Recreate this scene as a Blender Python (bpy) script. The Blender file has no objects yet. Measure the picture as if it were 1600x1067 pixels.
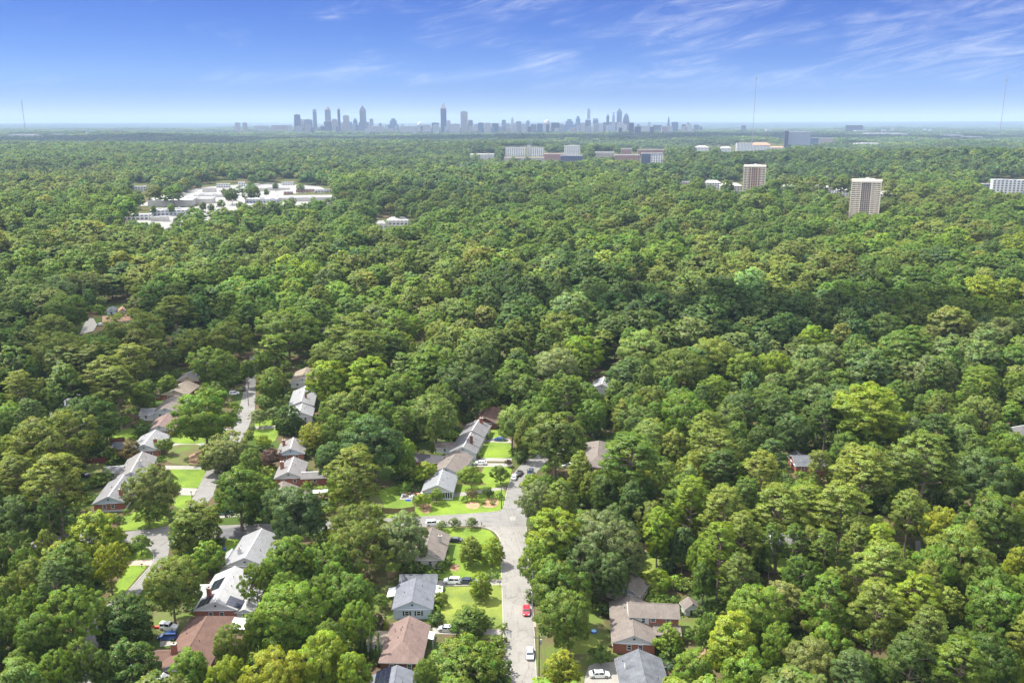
import bpy, math, random
import numpy as np
from math import sin, cos, pi, radians, sqrt, atan2, hypot
from mathutils import Vector, Matrix
SC = bpy.context.scene
COL = SC.collection
random.seed(7)
# ------------------------------------------------------------------ camera
F_PX, CX, CY, HORIZON = 1400.0, 800.0, 533.5, 190.0
CAM_H = 120.0
PITCH = math.atan((CY - HORIZON) / F_PX)
cam = bpy.data.cameras.new('camera')
cam.sensor_width = 36.0; cam.lens = 36.0 * F_PX / 1600.0
cam.clip_start = 1.0; cam.clip_end = 90000.0
camo = bpy.data.objects.new('camera', cam); COL.objects.link(camo)
camo.location = (0, 0, CAM_H); camo.rotation_euler = (pi/2 - PITCH, 0, 0)
SC.camera = camo
# ------------------------------------------------------------------ light
SUN_EL, SUN_AZ = radians(60.0), radians(163.0)      # azimuth measured from +X, counter-clockwise: high, ahead and to the left
SUNV = Vector((cos(SUN_EL)*cos(SUN_AZ), cos(SUN_EL)*sin(SUN_AZ), sin(SUN_EL)))
sun = bpy.data.lights.new('sun', 'SUN'); sun.energy = 4.0; sun.angle = radians(0.53); sun.color = (1.0, 0.955, 0.87)
suno = bpy.data.objects.new('sun', sun); COL.objects.link(suno)
suno.rotation_euler = SUNV.to_track_quat('Z', 'Y').to_euler(); suno.location = (0, 0, 600)
W = bpy.data.worlds.new('World'); SC.world = W; W.use_nodes = True
def world():
    nt = W.node_tree; N = nt.nodes; L = nt.links; N.clear()
    out = N.new('ShaderNodeOutputWorld'); bg = N.new('ShaderNodeBackground')
    sky = N.new('ShaderNodeTexSky'); sky.sky_type = 'NISHITA'; sky.sun_disc = False
    sky.sun_elevation = SUN_EL; sky.sun_rotation = pi/2 - SUN_AZ
    sky.altitude = 300; sky.air_density = 0.6; sky.dust_density = 0.0; sky.ozone_density = 6.0
    # cirrus: fibrous noise on a flat layer far above (direction divided by its height)
    tc = N.new('ShaderNodeTexCoord'); sp = N.new('ShaderNodeSeparateXYZ'); L.new(tc.outputs['Generated'], sp.inputs[0])
    def m(op, a, b=None, clamp=False):
        n = N.new('ShaderNodeMath'); n.operation = op; n.use_clamp = clamp
        for i, v in enumerate((a, b)):
            if v is None: continue
            if isinstance(v, (int, float)): n.inputs[i].default_value = v
            else: L.new(v, n.inputs[i])
        return n.outputs[0]
    az = m('ARCTAN2', sp.outputs[0], sp.outputs[1]); el = sp.outputs[2]
    cb = N.new('ShaderNodeCombineXYZ'); L.new(az, cb.inputs[0]); L.new(el, cb.inputs[1])
    def noise(scale, rot, loc, det, rough, dist, sc3):
        mp = N.new('ShaderNodeMapping'); mp.vector_type = 'TEXTURE'; mp.inputs['Rotation'].default_value = (0, 0, rot); mp.inputs['Location'].default_value = loc
        mp.inputs['Scale'].default_value = sc3; L.new(cb.outputs[0], mp.inputs[0])
        t = N.new('ShaderNodeTexNoise'); t.inputs['Scale'].default_value = scale; t.inputs['Detail'].default_value = det
        t.inputs['Roughness'].default_value = rough; t.inputs['Distortion'].default_value = dist; L.new(mp.outputs[0], t.inputs[0]); return t.outputs[0]
    def ramp(x, a, b, c=0.0, d=1.0):
        n = N.new('ShaderNodeMapRange'); n.interpolation_type = 'SMOOTHSTEP'
        for k, v in zip((1, 2, 3, 4), (a, b, c, d)): n.inputs[k].default_value = v
        L.new(x, n.inputs[0]); return n.outputs[0]
    def lin(x, a, b, c, d):
        n = N.new('ShaderNodeMapRange')
        for k, v in zip((1, 2, 3, 4), (a, b, c, d)): n.inputs[k].default_value = v
        L.new(x, n.inputs[0]); return n.outputs[0]
    fib = noise(8.0, radians(10), CL_LOC, 10, .7, 1.1, (1.0, .14, 1)); fine = noise(22.0, radians(14), (4, 2, 0), 6, .7, .5, (1.0, .2, 1))
    big = noise(8.5, radians(7), CL_BIG, 4, .5, .5, (1.0, .36, 1))
    big = m('ADD', m('ADD', big, lin(az, -.45, .55, -.11, .125)), lin(el, .0, .12, -.05, .03))
    dens = m('MULTIPLY', ramp(big, .42, .64), m('MULTIPLY', ramp(fib, .36, .80), ramp(fine, .25, .7, .45, 1.0)), True)
    dens = m('MULTIPLY', m('MULTIPLY', dens, ramp(el, .022, .05)), .52, True)
    sc_ = N.new('ShaderNodeSeparateColor'); L.new(sky.outputs[0], sc_.inputs[0]); cc = N.new('ShaderNodeCombineColor')
    for k, (g_, w_) in enumerate(((1.7, 4.0), (1.5, 3.4), (.92, 4.3))): L.new(m('MULTIPLY', m('POWER', m('DIVIDE', sc_.outputs[k], 8.0), g_), w_), cc.inputs[k])
    # bright broken cloud overhead and behind, unseen, added for neutral fill light
    fill_puff = N.new('ShaderNodeTexNoise'); fill_puff.inputs['Scale'].default_value = 3.2; fill_puff.inputs['Detail'].default_value = 5; L.new(tc.outputs['Generated'], fill_puff.inputs[0])
    pd = m('MULTIPLY', ramp(el, .16, .30), ramp(fill_puff.outputs[0], .40, .54))
    mix = N.new('ShaderNodeMix'); mix.data_type = 'RGBA'; L.new(dens, mix.inputs[0]); L.new(cc.outputs[0], mix.inputs[6]); mix.inputs[7].default_value = (5.2, 5.4, 5.7, 1)
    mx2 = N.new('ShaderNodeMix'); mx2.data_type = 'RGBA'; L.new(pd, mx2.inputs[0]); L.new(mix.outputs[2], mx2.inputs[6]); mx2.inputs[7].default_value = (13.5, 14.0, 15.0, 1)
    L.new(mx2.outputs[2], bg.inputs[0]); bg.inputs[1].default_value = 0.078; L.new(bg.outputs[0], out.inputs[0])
CL_LOC, CL_BIG = (2.2, 0.4, 0), (0.6, 3.1, 0)
world()
SC.view_settings.view_transform = 'Standard'; SC.view_settings.look = 'None'; SC.view_settings.gamma = 1.0
SC.view_settings.exposure = 1.45
SC.render.engine = 'CYCLES'
cy = SC.cycles
cy.max_bounces = 4; cy.diffuse_bounces = 3; cy.glossy_bounces = 2; cy.transmission_bounces = 2; cy.volume_bounces = 0; cy.transparent_max_bounces = 4
cy.use_denoising = True; cy.caustics_reflective = False; cy.caustics_refractive = False
try: cy.denoiser = 'OPENIMAGEDENOISE'
except Exception: pass
SC.render.film_transparent = False; SC.render.use_persistent_data = False

# ------------------------------------------------------------------ photo pixel -> place
SP, CP = sin(PITCH), cos(PITCH)
def sstep(a, b, x): t = np.clip((x - a) / (b - a), 0, 1); return t*t*(3 - 2*t)
def H(x, y):
    """Height of the ground. Flat under the near streets, rolling beyond them, low hills on the horizon."""
    x = np.asarray(x, float); y = np.asarray(y, float)
    d = np.hypot(x, y)
    r1 = sstep(470, 1100, d); r2 = sstep(1500, 4000, d)
    h = r1 * (7*np.sin(x/260 + 1.3)*np.cos(y/310 + .4) + 5*np.sin(x/130 - y/170) - 5)
    h += r2 * (11*np.sin(x/900 + .5 + y/1700)*np.cos(y/760 + 1.2) + 7*np.sin(x/420 + y/510))
    h += 26*np.exp(-((x - 1150)/750)**2 - ((y - 2350)/420)**2)      # wooded ridge on the right
    h += 12*np.exp(-((x - 330)/420)**2 - ((y - 2900)/300)**2)
    h += sstep(15000, 30000, d) * (55 + 50*sstep(-3000, 9000, x) + 16*np.sin(x/2300 + 1) + 10*np.sin(x/900))
    h -= sstep(3500, 8000, d)*8
    return h
def ray(px, py):
    u = (px - CX)/F_PX; v = (py - CY)/F_PX
    return np.array([u, CP - v*SP, -SP - v*CP])
def at(px, py, z=0.0, terrain=False):
    """The point z metres above the ground (flat near ground, or the terrain) seen at a photo pixel."""
    d = ray(px, py)
    if not terrain:
        t = (z - CAM_H)/d[2]; return Vector((d[0]*t, d[1]*t, z))
    t = 100.0; prev = t
    while t < 45000:
        if CAM_H + d[2]*t <= float(H(d[0]*t, d[1]*t)) + z:
            a, b = prev, t
            for _ in range(20):
                c = (a+b)/2
                if CAM_H + d[2]*c <= float(H(d[0]*c, d[1]*c)) + z: b = c
                else: a = c
            return Vector((d[0]*b, d[1]*b, float(H(d[0]*b, d[1]*b))))
        prev = t; t *= 1.01
    t = 40000; return Vector((d[0]*t, d[1]*t, float(H(d[0]*t, d[1]*t))))
def proj(x, y, z):
    dep = y*CP - (z - CAM_H)*SP
    return CX + F_PX*x/dep, CY - F_PX*(y*SP + (z - CAM_H)*CP)/dep, dep
# ------------------------------------------------------------------ materials
MATS = {}
def newmat(name):
    m = bpy.data.materials.new(name); m.use_nodes = True; m.node_tree.nodes.clear(); MATS[name] = m
    nt = m.node_tree; out = nt.nodes.new('ShaderNodeOutputMaterial'); return m, nt, out
def P(name, col, rough=0.7, metal=0.0, noise=0.0, nscale=1.0, spec=0.3, streak=None, bump=0.0, col2=None, coat=0.0):
    """Principled material; noise mixes in variation of the base colour over the object's own coordinates."""
    if name in MATS: return MATS[name]
    m, nt, out = newmat(name); N = nt.nodes; L = nt.links
    b = N.new('ShaderNodeBsdfPrincipled'); b.inputs['Roughness'].default_value = rough; b.inputs['Metallic'].default_value = metal
    b.inputs['Specular IOR Level'].default_value = spec; b.inputs['Coat Weight'].default_value = coat
    L.new(b.outputs[0], out.inputs[0])
    c = (*col, 1)
    if noise > 0:
        tc = N.new('ShaderNodeTexCoord'); mp = N.new('ShaderNodeMapping'); L.new(tc.outputs['Object'], mp.inputs[0])
        if streak: mp.inputs['Scale'].default_value = streak
        t = N.new('ShaderNodeTexNoise'); t.inputs['Scale'].default_value = nscale; t.inputs['Detail'].default_value = 6; t.inputs['Roughness'].default_value = .65
        L.new(mp.outputs[0], t.inputs[0])
        r = N.new('ShaderNodeValToRGB'); L.new(t.outputs[0], r.inputs[0])
        c2 = col2 or tuple(max(0, v*(1 - noise)) for v in col)
        r.color_ramp.elements[0].position = .32; r.color_ramp.elements[0].color = (*c2, 1)
        r.color_ramp.elements[1].position = .68; r.color_ramp.elements[1].color = (*(min(1, v*(1 + noise*.5)) for v in col), 1)
        L.new(r.outputs[0], b.inputs['Base Color'])
        if bump:
            bp = N.new('ShaderNodeBump'); bp.inputs['Distance'].default_value = bump; L.new(t.outputs[0], bp.inputs['Height']); L.new(bp.outputs[0], b.inputs['Normal'])
    else: b.inputs['Base Color'].default_value = c
    return m
def leafmat():
    """Foliage: colour from the tree's own 'leafcol', varied leaf by leaf."""
    m, nt, out = newmat('foliage'); N = nt.nodes; L = nt.links
    a = N.new('ShaderNodeAttribute'); a.attribute_type = 'INSTANCER'; a.attribute_name = 'leafcol'
    v = N.new('ShaderNodeAttribute'); v.attribute_type = 'GEOMETRY'; v.attribute_name = 'vary'
    sp = N.new('ShaderNodeSeparateColor'); L.new(v.outputs['Color'], sp.inputs[0])
    hs = N.new('ShaderNodeHueSaturation'); L.new(a.outputs['Color'], hs.inputs['Color']); L.new(sp.outputs[0], hs.inputs['Hue']); L.new(sp.outputs[1], hs.inputs['Value']); hs.inputs['Saturation'].default_value = 1.0
    bl = N.new('ShaderNodeMix'); bl.data_type = 'RGBA'; L.new(sp.outputs[2], bl.inputs[0]); L.new(hs.outputs[0], bl.inputs[6]); bl.inputs[7].default_value = (.55, .5, .38, 1)
    d = N.new('ShaderNodeBsdfDiffuse'); L.new(bl.outputs[2], d.inputs[0])
    t = N.new('ShaderNodeBsdfTranslucent'); g2 = N.new('ShaderNodeMix'); g2.data_type = 'RGBA'; g2.blend_type = 'MULTIPLY'; g2.inputs[0].default_value = 1; L.new(bl.outputs[2], g2.inputs[6]); g2.inputs[7].default_value = (1.75, 1.6, .45, 1)
    L.new(g2.outputs[2], t.inputs[0])
    mx = N.new('ShaderNodeMixShader'); mx.inputs[0].default_value = .42; L.new(d.outputs[0], mx.inputs[1]); L.new(t.outputs[0], mx.inputs[2])
    gl = N.new('ShaderNodeBsdfGlossy'); gl.inputs['Roughness'].default_value = .5; gl.inputs['Color'].default_value = (.9, .95, .85, 1)
    mg = N.new('ShaderNodeMixShader'); mg.inputs[0].default_value = .018; L.new(mx.outputs[0], mg.inputs[1]); L.new(gl.outputs[0], mg.inputs[2]); L.new(mg.outputs[0], out.inputs[0]); return m
LEAF = leafmat()
BARK = P('bark', (.16, .125, .10), .9, noise=.5, nscale=1.5, streak=(3, 3, .6))
BARKP = P('pine_bark', (.23, .17, .14), .9, noise=.5, nscale=1.5, streak=(3, 3, .5))
# ------------------------------------------------------------------ mesh helpers
class MB:
    """Collects polygons with material slots; build() links them as ONE mesh object."""
    def __init__(s): s.v = []; s.f = []; s.mi = []; s.mats = []
    def slot(s, m):
        if m not in s.mats: s.mats.append(m)
        return s.mats.index(m)
    def poly(s, pts, m):
        b = len(s.v); s.v += [tuple(p) for p in pts]; s.f.append(tuple(range(b, b + len(pts)))); s.mi.append(s.slot(m))
    def solid(s, bottom, top, m, mtop=None):
        """Closed prism between two rings of equal length (counter-clockwise seen from above)."""
        n = len(bottom); b = len(s.v); s.v += [tuple(p) for p in bottom] + [tuple(p) for p in top]
        k = s.slot(m); kt = s.slot(mtop) if mtop else k
        s.f.append(tuple(b + i for i in reversed(range(n)))); s.mi.append(k)
        s.f.append(tuple(b + n + i for i in range(n))); s.mi.append(kt)
        for i in range(n):
            j = (i + 1) % n; s.f.append((b + i, b + j, b + n + j, b + n + i)); s.mi.append(k)
    def box(s, x0, x1, y0, y1, z0, z1, m, mtop=None):
        r = [(x0, y0), (x1, y0), (x1, y1), (x0, y1)]
        s.solid([(x, y, z0) for x, y in r], [(x, y, z1) for x, y in r], m, mtop)
    def tube(s, pts, rad, m, n=6, cap=True):
        """Tapering tube through points with a radius each."""
        rings = []; k = s.slot(m)
        for i, p in enumerate(pts):
            p = Vector(p); q = Vector(pts[min(i + 1, len(pts) - 1)]) - Vector(pts[max(i - 1, 0)])
            if q.length < 1e-6: q = Vector((0, 0, 1))
            q.normalize(); a = q.orthogonal().normalized(); c = q.cross(a)
            if i == 0: ref = a
            else:
                a = (ref - q*ref.dot(q)); a = a.normalized() if a.length > 1e-4 else q.orthogonal().normalized(); c = q.cross(a); ref = a
            r = rad[i] if hasattr(rad, '__len__') else rad
            b = len(s.v); s.v += [tuple(p + a*(r*cos(2*pi*j/n)) + c*(r*sin(2*pi*j/n))) for j in range(n)]; rings.append(b)
        for A, B in zip(rings, rings[1:]):
            for j in range(n): s.f.append((A + j, A + (j+1) % n, B + (j+1) % n, B + j)); s.mi.append(k)
        if cap:
            s.f.append(tuple(rings[0] + j for j in reversed(range(n)))); s.mi.append(k)
            s.f.append(tuple(rings[-1] + j for j in range(n))); s.mi.append(k)
    def mesh(s, name):
        me = bpy.data.meshes.new(name); me.from_pydata(s.v, [], s.f)
        for m in s.mats: me.materials.append(m)
        me.polygons.foreach_set('material_index', s.mi); me.update(); return me
    def build(s, name, parent=None, smooth=False, **kw):
        me = s.mesh(name)
        if smooth: me.polygons.foreach_set('use_smooth', [True]*len(me.polygons))
        o = bpy.data.objects.new(name, me); COL.objects.link(o)
        if parent: o.parent = parent
        for k, v in kw.items(): o[k] = v
        return o
def thing(name, label, cat, loc=(0, 0, 0), rz=0.0, group=None):
    o = bpy.data.objects.new(name, None); COL.objects.link(o); o.location = loc; o.rotation_euler = (0, 0, rz)
    o.empty_display_size = .5; o['label'] = label; o['category'] = cat
    if group: o['group'] = group
    return o
def tag(o, label=None, cat=None, group=None, kind=None):
    for k, v in (('label', label), ('category', cat), ('group', group), ('kind', kind)):
        if v: o[k] = v
    return o
# ------------------------------------------------------------------ ground
def ground_mat():
    m, nt, out = newmat('ground'); N = nt.nodes; L = nt.links
    g = N.new('ShaderNodeNewGeometry')
    def noi(sc, det=6, r=.6):
        t = N.new('ShaderNodeTexNoise'); t.inputs['Scale'].default_value = sc; t.inputs['Detail'].default_value = det; t.inputs['Roughness'].default_value = r; L.new(g.outputs['Position'], t.inputs[0]); return t.outputs[0]
    r = N.new('ShaderNodeValToRGB'); L.new(noi(.06), r.inputs[0]); e = r.color_ramp.elements
    e[0].position = .42; e[0].color = (.10, .075, .045, 1); e[1].position = .56; e[1].color = (.055, .085, .022, 1)
    r2 = N.new('ShaderNodeValToRGB'); L.new(noi(.9, 4), r2.inputs[0]); r2.color_ramp.elements[0].color = (.6, .6, .6, 1); r2.color_ramp.elements[1].color = (1.3, 1.3, 1.3, 1)
    mx = N.new('ShaderNodeMix'); mx.data_type = 'RGBA'; mx.blend_type = 'MULTIPLY'; mx.inputs[0].default_value = 1; L.new(r.outputs[0], mx.inputs[6]); L.new(r2.outputs[0], mx.inputs[7])
    # far off the ground is wooded country
    d = N.new('ShaderNodeVectorMath'); d.operation = 'LENGTH'; L.new(g.outputs['Position'], d.inputs[0])
    mr = N.new('ShaderNodeMapRange'); mr.inputs[1].default_value = 5000; mr.inputs[2].default_value = 9000; L.new(d.outputs['Value'], mr.inputs[0])
    r3 = N.new('ShaderNodeValToRGB'); L.new(noi(.0022, 8, .7), r3.inputs[0]); r3.color_ramp.elements[0].position = .35; r3.color_ramp.elements[0].color = (.018, .035, .014, 1); r3.color_ramp.elements[1].position = .7; r3.color_ramp.elements[1].color = (.06, .085, .03, 1)
    m2 = N.new('ShaderNodeMix'); m2.data_type = 'RGBA'; L.new(mr.outputs[0], m2.inputs[0]); L.new(mx.outputs[2], m2.inputs[6]); L.new(r3.outputs[0], m2.inputs[7])
    b = N.new('ShaderNodeBsdfDiffuse'); L.new(m2.outputs[2], b.inputs[0]); L.new(b.outputs[0], out.inputs[0]); return m
def ground():
    ds = [60.0*i for i in range(1, 12)] + list(np.geomspace(700, 44000, 190))
    ths = np.linspace(-pi*.02, pi*1.02, 150)
    R, T = np.meshgrid(ds, ths, indexing='ij')
    X = R*np.cos(T); Y = R*np.sin(T) - 150.0; Z = H(X, Y)
    v = np.stack([X, Y, Z], -1).reshape(-1, 3); nr, nt_ = R.shape
    # close the hole round the camera's foot with a fan
    v = np.vstack([v, [[0, -150, 0]]]); c = len(v) - 1; fs = []
    for i in range(nr - 1):
        for j in range(nt_ - 1):
            a = i*nt_ + j; fs.append((a, a + nt_, a + nt_ + 1, a + 1))
    for j in range(nt_ - 1): fs.append((c, j, j + 1))
    me = bpy.data.meshes.new('ground'); me.from_pydata([tuple(p) for p in v], [], fs); me.polygons.foreach_set('use_smooth', [True]*len(fs)); me.materials.append(ground_mat()); me.update()
    o = bpy.data.objects.new('ground', me); COL.objects.link(o); o['kind'] = 'structure'
ground()
# ------------------------------------------------------------------ haze
def haze():
    mb = MB(); m, nt, out = newmat('haze_air'); pv = nt.nodes.new('ShaderNodeVolumePrincipled')
    pv.inputs['Color'].default_value = (.47, .62, .86, 1); pv.inputs['Density'].default_value = 4.8e-5; pv.inputs['Anisotropy'].default_value = 0.0
    nt.links.new(pv.outputs[0], out.inputs['Volume'])
    mb.box(-46000, 46000, -1200, 46000, -50, 400, m)
    tag(mb.build('haze'), kind='stuff')
haze()
def cloud(label, sx, sy, rx, ry, alt=1500.0, thick=.85):
    """A flat fair-weather cloud standing sunward of the wood it shades."""
    off = alt/math.tan(SUN_EL); cx, cyy = sx + cos(SUN_AZ)*off, sy + sin(SUN_AZ)*off; mn = 'cloud_vapour' if thick > .6 else 'thin_cloud_vapour'; m = MATS.get(mn)
    if not m:
        m, nt, out = newmat(mn); d = nt.nodes.new('ShaderNodeBsdfDiffuse'); d.inputs[0].default_value = (.9, .9, .9, 1); t = nt.nodes.new('ShaderNodeBsdfTransparent'); mx = nt.nodes.new('ShaderNodeMixShader'); mx.inputs[0].default_value = thick
        nt.links.new(t.outputs[0], mx.inputs[1]); nt.links.new(d.outputs[0], mx.inputs[2]); nt.links.new(mx.outputs[0], out.inputs[0])
    q = MB(); n = 48; rr = [random.uniform(0, 6) for _ in range(6)]
    def R(a, k): return 1 + .16*sin(2*a + rr[0]) + .12*sin(3*a + rr[1]) + .09*sin(5*a + rr[2]) + .07*sin(9*a + rr[3]) + .05*sin(14*a + rr[4])
    lev = ((.55, 0), (.95, .02), (1.0, .12), (.85, .45), (.55, .8), (.2, 1.0)); hgt = min(rx, ry)*.5; prev = None
    for s, z in lev: ringp = [(cx + rx*s*R(2*pi*i/n, 0)*cos(2*pi*i/n), cyy + ry*s*R(2*pi*i/n, 0)*sin(2*pi*i/n), alt + z*hgt*(1 + .15*sin(i*1.3))) for i in range(n)]; b = len(q.v); q.v += ringp; q.slot(m); prev is not None and [(q.f.append((prev + i, prev + (i+1) % n, b + (i+1) % n, b + i)), q.mi.append(0)) for i in range(n)]; prev = b
    q.f.append(tuple(reversed(range(n)))); q.mi.append(0); q.f.append(tuple(prev + i for i in range(n))); q.mi.append(0)
    tag(q.build('cloud', smooth=True), label, kind='stuff')
cloud('cloud whose shadow lies over the far western wood', -2600, 6600, 3600, 1250, 2100); cloud('cloud whose shadow lies before the distant towers', 2000, 7600, 3000, 1000, 2400); cloud('unseen small cloud added to shade the hollow in the middle wood', 225, 500, 170, 46, 1300); cloud('thin cloud dimming the western end of the streets', -290, 480, 160, 105, 1300, .36)  # the small cloud is added out of view to darken the hollow
# ------------------------------------------------------------------ tree prototypes
PROTO = {}
rng = np.random.default_rng(11)
def leaf_mesh(name, lobes, n, size, zmin=-.45, flat=1.0, flowers=0.0, hue=.015, jit=.45, upb=.5, shell=.72, cw=.8, nsub=7, lv=(.76, .9, 1.0, 1.1, 1.27)):
    """Foliage as many small leaf sprays on and in a set of lobes (x, y, z, rx, rz)."""
    big = np.array(lobes, float); sub = []; par = []
    for j, (x, y, z, rx, rz) in enumerate(big):  # every limb's lobe breaks up into sprays
        for _ in range(nsub):
            d = rng.normal(size=3); d[2] = d[2]*.9 + .25; d /= np.linalg.norm(d); q = rng.uniform(.5, .92); s = rng.uniform(.34, .56)
            sub.append((x + d[0]*rx*q, y + d[1]*rx*q, z + d[2]*rz*q, rx*s, rz*s*.85)); par.append(j)
    if not nsub: sub = [tuple(l) for l in big]; par = list(range(len(big)))
    lobes = np.array(sub); par = np.array(par); wts = lobes[:, 3]**2; wts /= wts.sum()
    li = rng.choice(len(lobes), int(n*1.9), p=wts); k = len(li)
    u = rng.normal(size=(k, 3)); u /= np.linalg.norm(u, axis=1)[:, None]
    ok = u[:, 2] > zmin + .35*(rng.random(k) - .5); li, u = li[ok], u[ok]; k = len(li)
    Lb = lobes[li]; rad = shell + (1.03 - shell)*np.sqrt(rng.random(k)); inner = rng.random(k) < .12; rad[inner] *= rng.uniform(.4, .9, inner.sum())
    rag = rng.random(k) < .16; rad[rag] *= rng.uniform(1.0, 1.22, rag.sum())
    off = u*rad[:, None]*np.stack([Lb[:, 3], Lb[:, 3], Lb[:, 4]], 1); pos = Lb[:, :3] + off
    # drop leaves buried inside other lobes
    keep = np.ones(k, bool)
    for j, (x, y, z, rx, rz) in enumerate(lobes):
        q = ((pos[:, 0]-x)/rx)**2 + ((pos[:, 1]-y)/rx)**2 + ((pos[:, 2]-z)/rz)**2
        keep &= ~((q < .30) & (li != j) & (rng.random(k) < .6))
    for j, (x, y, z, rx, rz) in enumerate(big):
        q = ((pos[:, 0]-x)/rx)**2 + ((pos[:, 1]-y)/rx)**2 + ((pos[:, 2]-z)/rz)**2
        keep &= ~((q < .40) & (rng.random(k) < .92))
    pos, u, li = pos[keep][:n], u[keep][:n], li[keep][:n]; k = len(pos)
    bu = (pos - big[par[li], :3])/big[par[li], 3:4]; bu /= np.linalg.norm(bu, axis=1)[:, None] + 1e-6
    nr = u + rng.normal(size=(k, 3))*jit + np.array([0, 0, upb]); nr /= np.linalg.norm(nr, axis=1)[:, None]
    t = np.cross(nr, rng.normal(size=(k, 3))); t /= np.linalg.norm(t, axis=1)[:, None]; b = np.cross(nr, t)
    s = size*rng.uniform(.6, 1.35, k)[:, None]; a = rng.uniform(.55, 1.0, k)[:, None]
    fold = nr*s*.16
    V = np.empty((k, 4, 3)); V[:, 0] = pos - t*s; V[:, 1] = pos - b*s*a*.75 + fold; V[:, 2] = pos + t*s; V[:, 3] = pos + b*s*a*.75 + fold
    me = bpy.data.meshes.new(name); me.vertices.add(k*4); me.vertices.foreach_set('co', V.reshape(-1))
    me.loops.add(k*4); me.loops.foreach_set('vertex_index', np.arange(k*4)); me.polygons.add(k)
    me.polygons.foreach_set('loop_start', np.arange(k)*4)
    try: me.polygons.foreach_set('loop_total', np.full(k, 4))
    except Exception: pass
    lobv = rng.uniform(.88, 1.12, len(lobes))*rng.uniform(.88, 1.12, len(big))[par]; lobh = rng.normal(0, hue, len(lobes))
    at_ = me.attributes.new('vary', 'FLOAT_COLOR', 'FACE'); c = np.ones((k, 4))
    c[:, 0] = .5 + lobh[li] + rng.normal(0, hue*.5, k); c[:, 1] = lobv[li]*rng.choice(lv, k); c[:, 2] = 0
    if flowers: fl = (rng.random(k) < flowers) & (u[keep][:n][:, 2] > .1) if False else rng.random(k) < flowers; c[fl, 2] = .85
    at_.data.foreach_set('color', c.reshape(-1)); me.materials.append(LEAF); me.update(calc_edges=True)
    cen = np.array([np.average(lobes[:, 0]), np.average(lobes[:, 1]), lobes[:, 2].min()*.6 + lobes[:, 2].max()*.4]); cu = pos - cen; cu /= np.linalg.norm(cu, axis=1)[:, None]
    nn = u*.45 + bu*.45 + cu*cw + np.array([0, 0, .12]) + rng.normal(size=(k, 3))*.16; nn /= np.linalg.norm(nn, axis=1)[:, None]
    sgn = np.sign((nn*nr).sum(1)); sgn[sgn == 0] = 1
    me.polygons.foreach_set('use_smooth', np.ones(k, bool))
    me.normals_split_custom_set_from_vertices(np.repeat(nn, 4, axis=0)); return me
def dome(n, R, z0, z1, lr, lz=.75, fill=.3, wob=.22, rmin=.35, lean=(0, 0), belly=.42):
    """Lobes over an uneven egg-shaped crown of radius R from z0 to z1."""
    zc = z0 + (z1 - z0)*belly; out = []
    bumps = [(random.uniform(0, 2*pi), random.uniform(-.2, .8), random.uniform(-wob, wob)) for _ in range(7)]
    for i in range(n):
        for _ in range(60):
            a = random.uniform(0, 2*pi); s = random.uniform(-.75, 1); 
            f = 1.0 if random.random() > fill else random.uniform(.35, .8)
            bump = 1 + sum(w*math.exp(-((cos(a - ba)*-1 + 1)*1.6 + (s - bs)**2*3)) for ba, bs, w in bumps)*1.4
            c = sqrt(max(0, 1 - s*s)); hz = (z1 - zc) if s > 0 else (zc - z0)
            r = lr*random.uniform(.65, 1.35)
            x, y, z = (R - r*.75)*c*cos(a)*f*bump, (R - r*.75)*c*sin(a)*f*bump, zc + (hz - r*lz*.7)*s*f*(bump*.5 + .5)
            if all((x-q[0])**2 + (y-q[1])**2 + (1.3*(z-q[2]))**2 > (rmin*(r + q[3]))**2 for q in out): break
        out.append((x + lean[0]*(z-z0), y + lean[1]*(z-z0), z, r, r*lz))
    return out
def trunk_mesh(name, lobes, ztop, r0, mat, nl=9, fork=.3, base=1.0, dead=0):
    mb = MB(); cx = np.mean([l[0] for l in lobes]); cyy = np.mean([l[1] for l in lobes])
    n = 6; pts = [(cx*(i/n)**1.5 + random.uniform(-.12, .12)*(i > 0), cyy*(i/n)**1.5 + random.uniform(-.12, .12)*(i > 0), -0.3 + (ztop + .3)*i/n) for i in range(n + 1)]
    mb.tube(pts, [r0*(1.35 if i == 0 else 1 - .8*i/n) for i in range(n + 1)], mat, 7)
    ls = sorted(lobes, key=lambda l: -hypot(l[0], l[1]))[:nl*2]; random.shuffle(ls)
    for l in ls[:nl]:
        zb = max(fork*ztop, min(l[2] - .35*hypot(l[0]-cx, l[1]-cyy) - .6, ztop*.92)); k = zb/ztop
        p0 = Vector((cx*k**1.5, cyy*k**1.5, zb)); p2 = Vector(l[:3]); p1 = p0.lerp(p2, .5) + Vector((random.uniform(-.4, .4), random.uniform(-.4, .4), random.uniform(-.2, .7)))
        mb.tube([p0, p1, p2], [r0*.42, r0*.26, r0*.08], mat, 5)
    for i in range(dead):
        a = random.uniform(0, 2*pi); zb = random.uniform(.3, .6)*ztop; p0 = Vector((0, 0, zb)); p2 = p0 + Vector((cos(a)*2.6, sin(a)*2.6, random.uniform(-.3, .8)))
        mb.tube([p0, p2], [r0*.16, r0*.04], mat, 4)
    return mb.mesh(name)
def proto(key, W_, H_, lobes, nleaf, size, ztop, r0, mat=None, **kw):
    tk = {k: kw.pop(k) for k in ('nl', 'fork', 'dead') if k in kw}
    cm = leaf_mesh('crown_' + key, lobes, nleaf, size, **kw); tm = trunk_mesh('trunk_' + key, lobes, ztop, r0, mat or BARK, **tk)
    PROTO[key] = (W_, H_, cm, tm)
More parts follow.
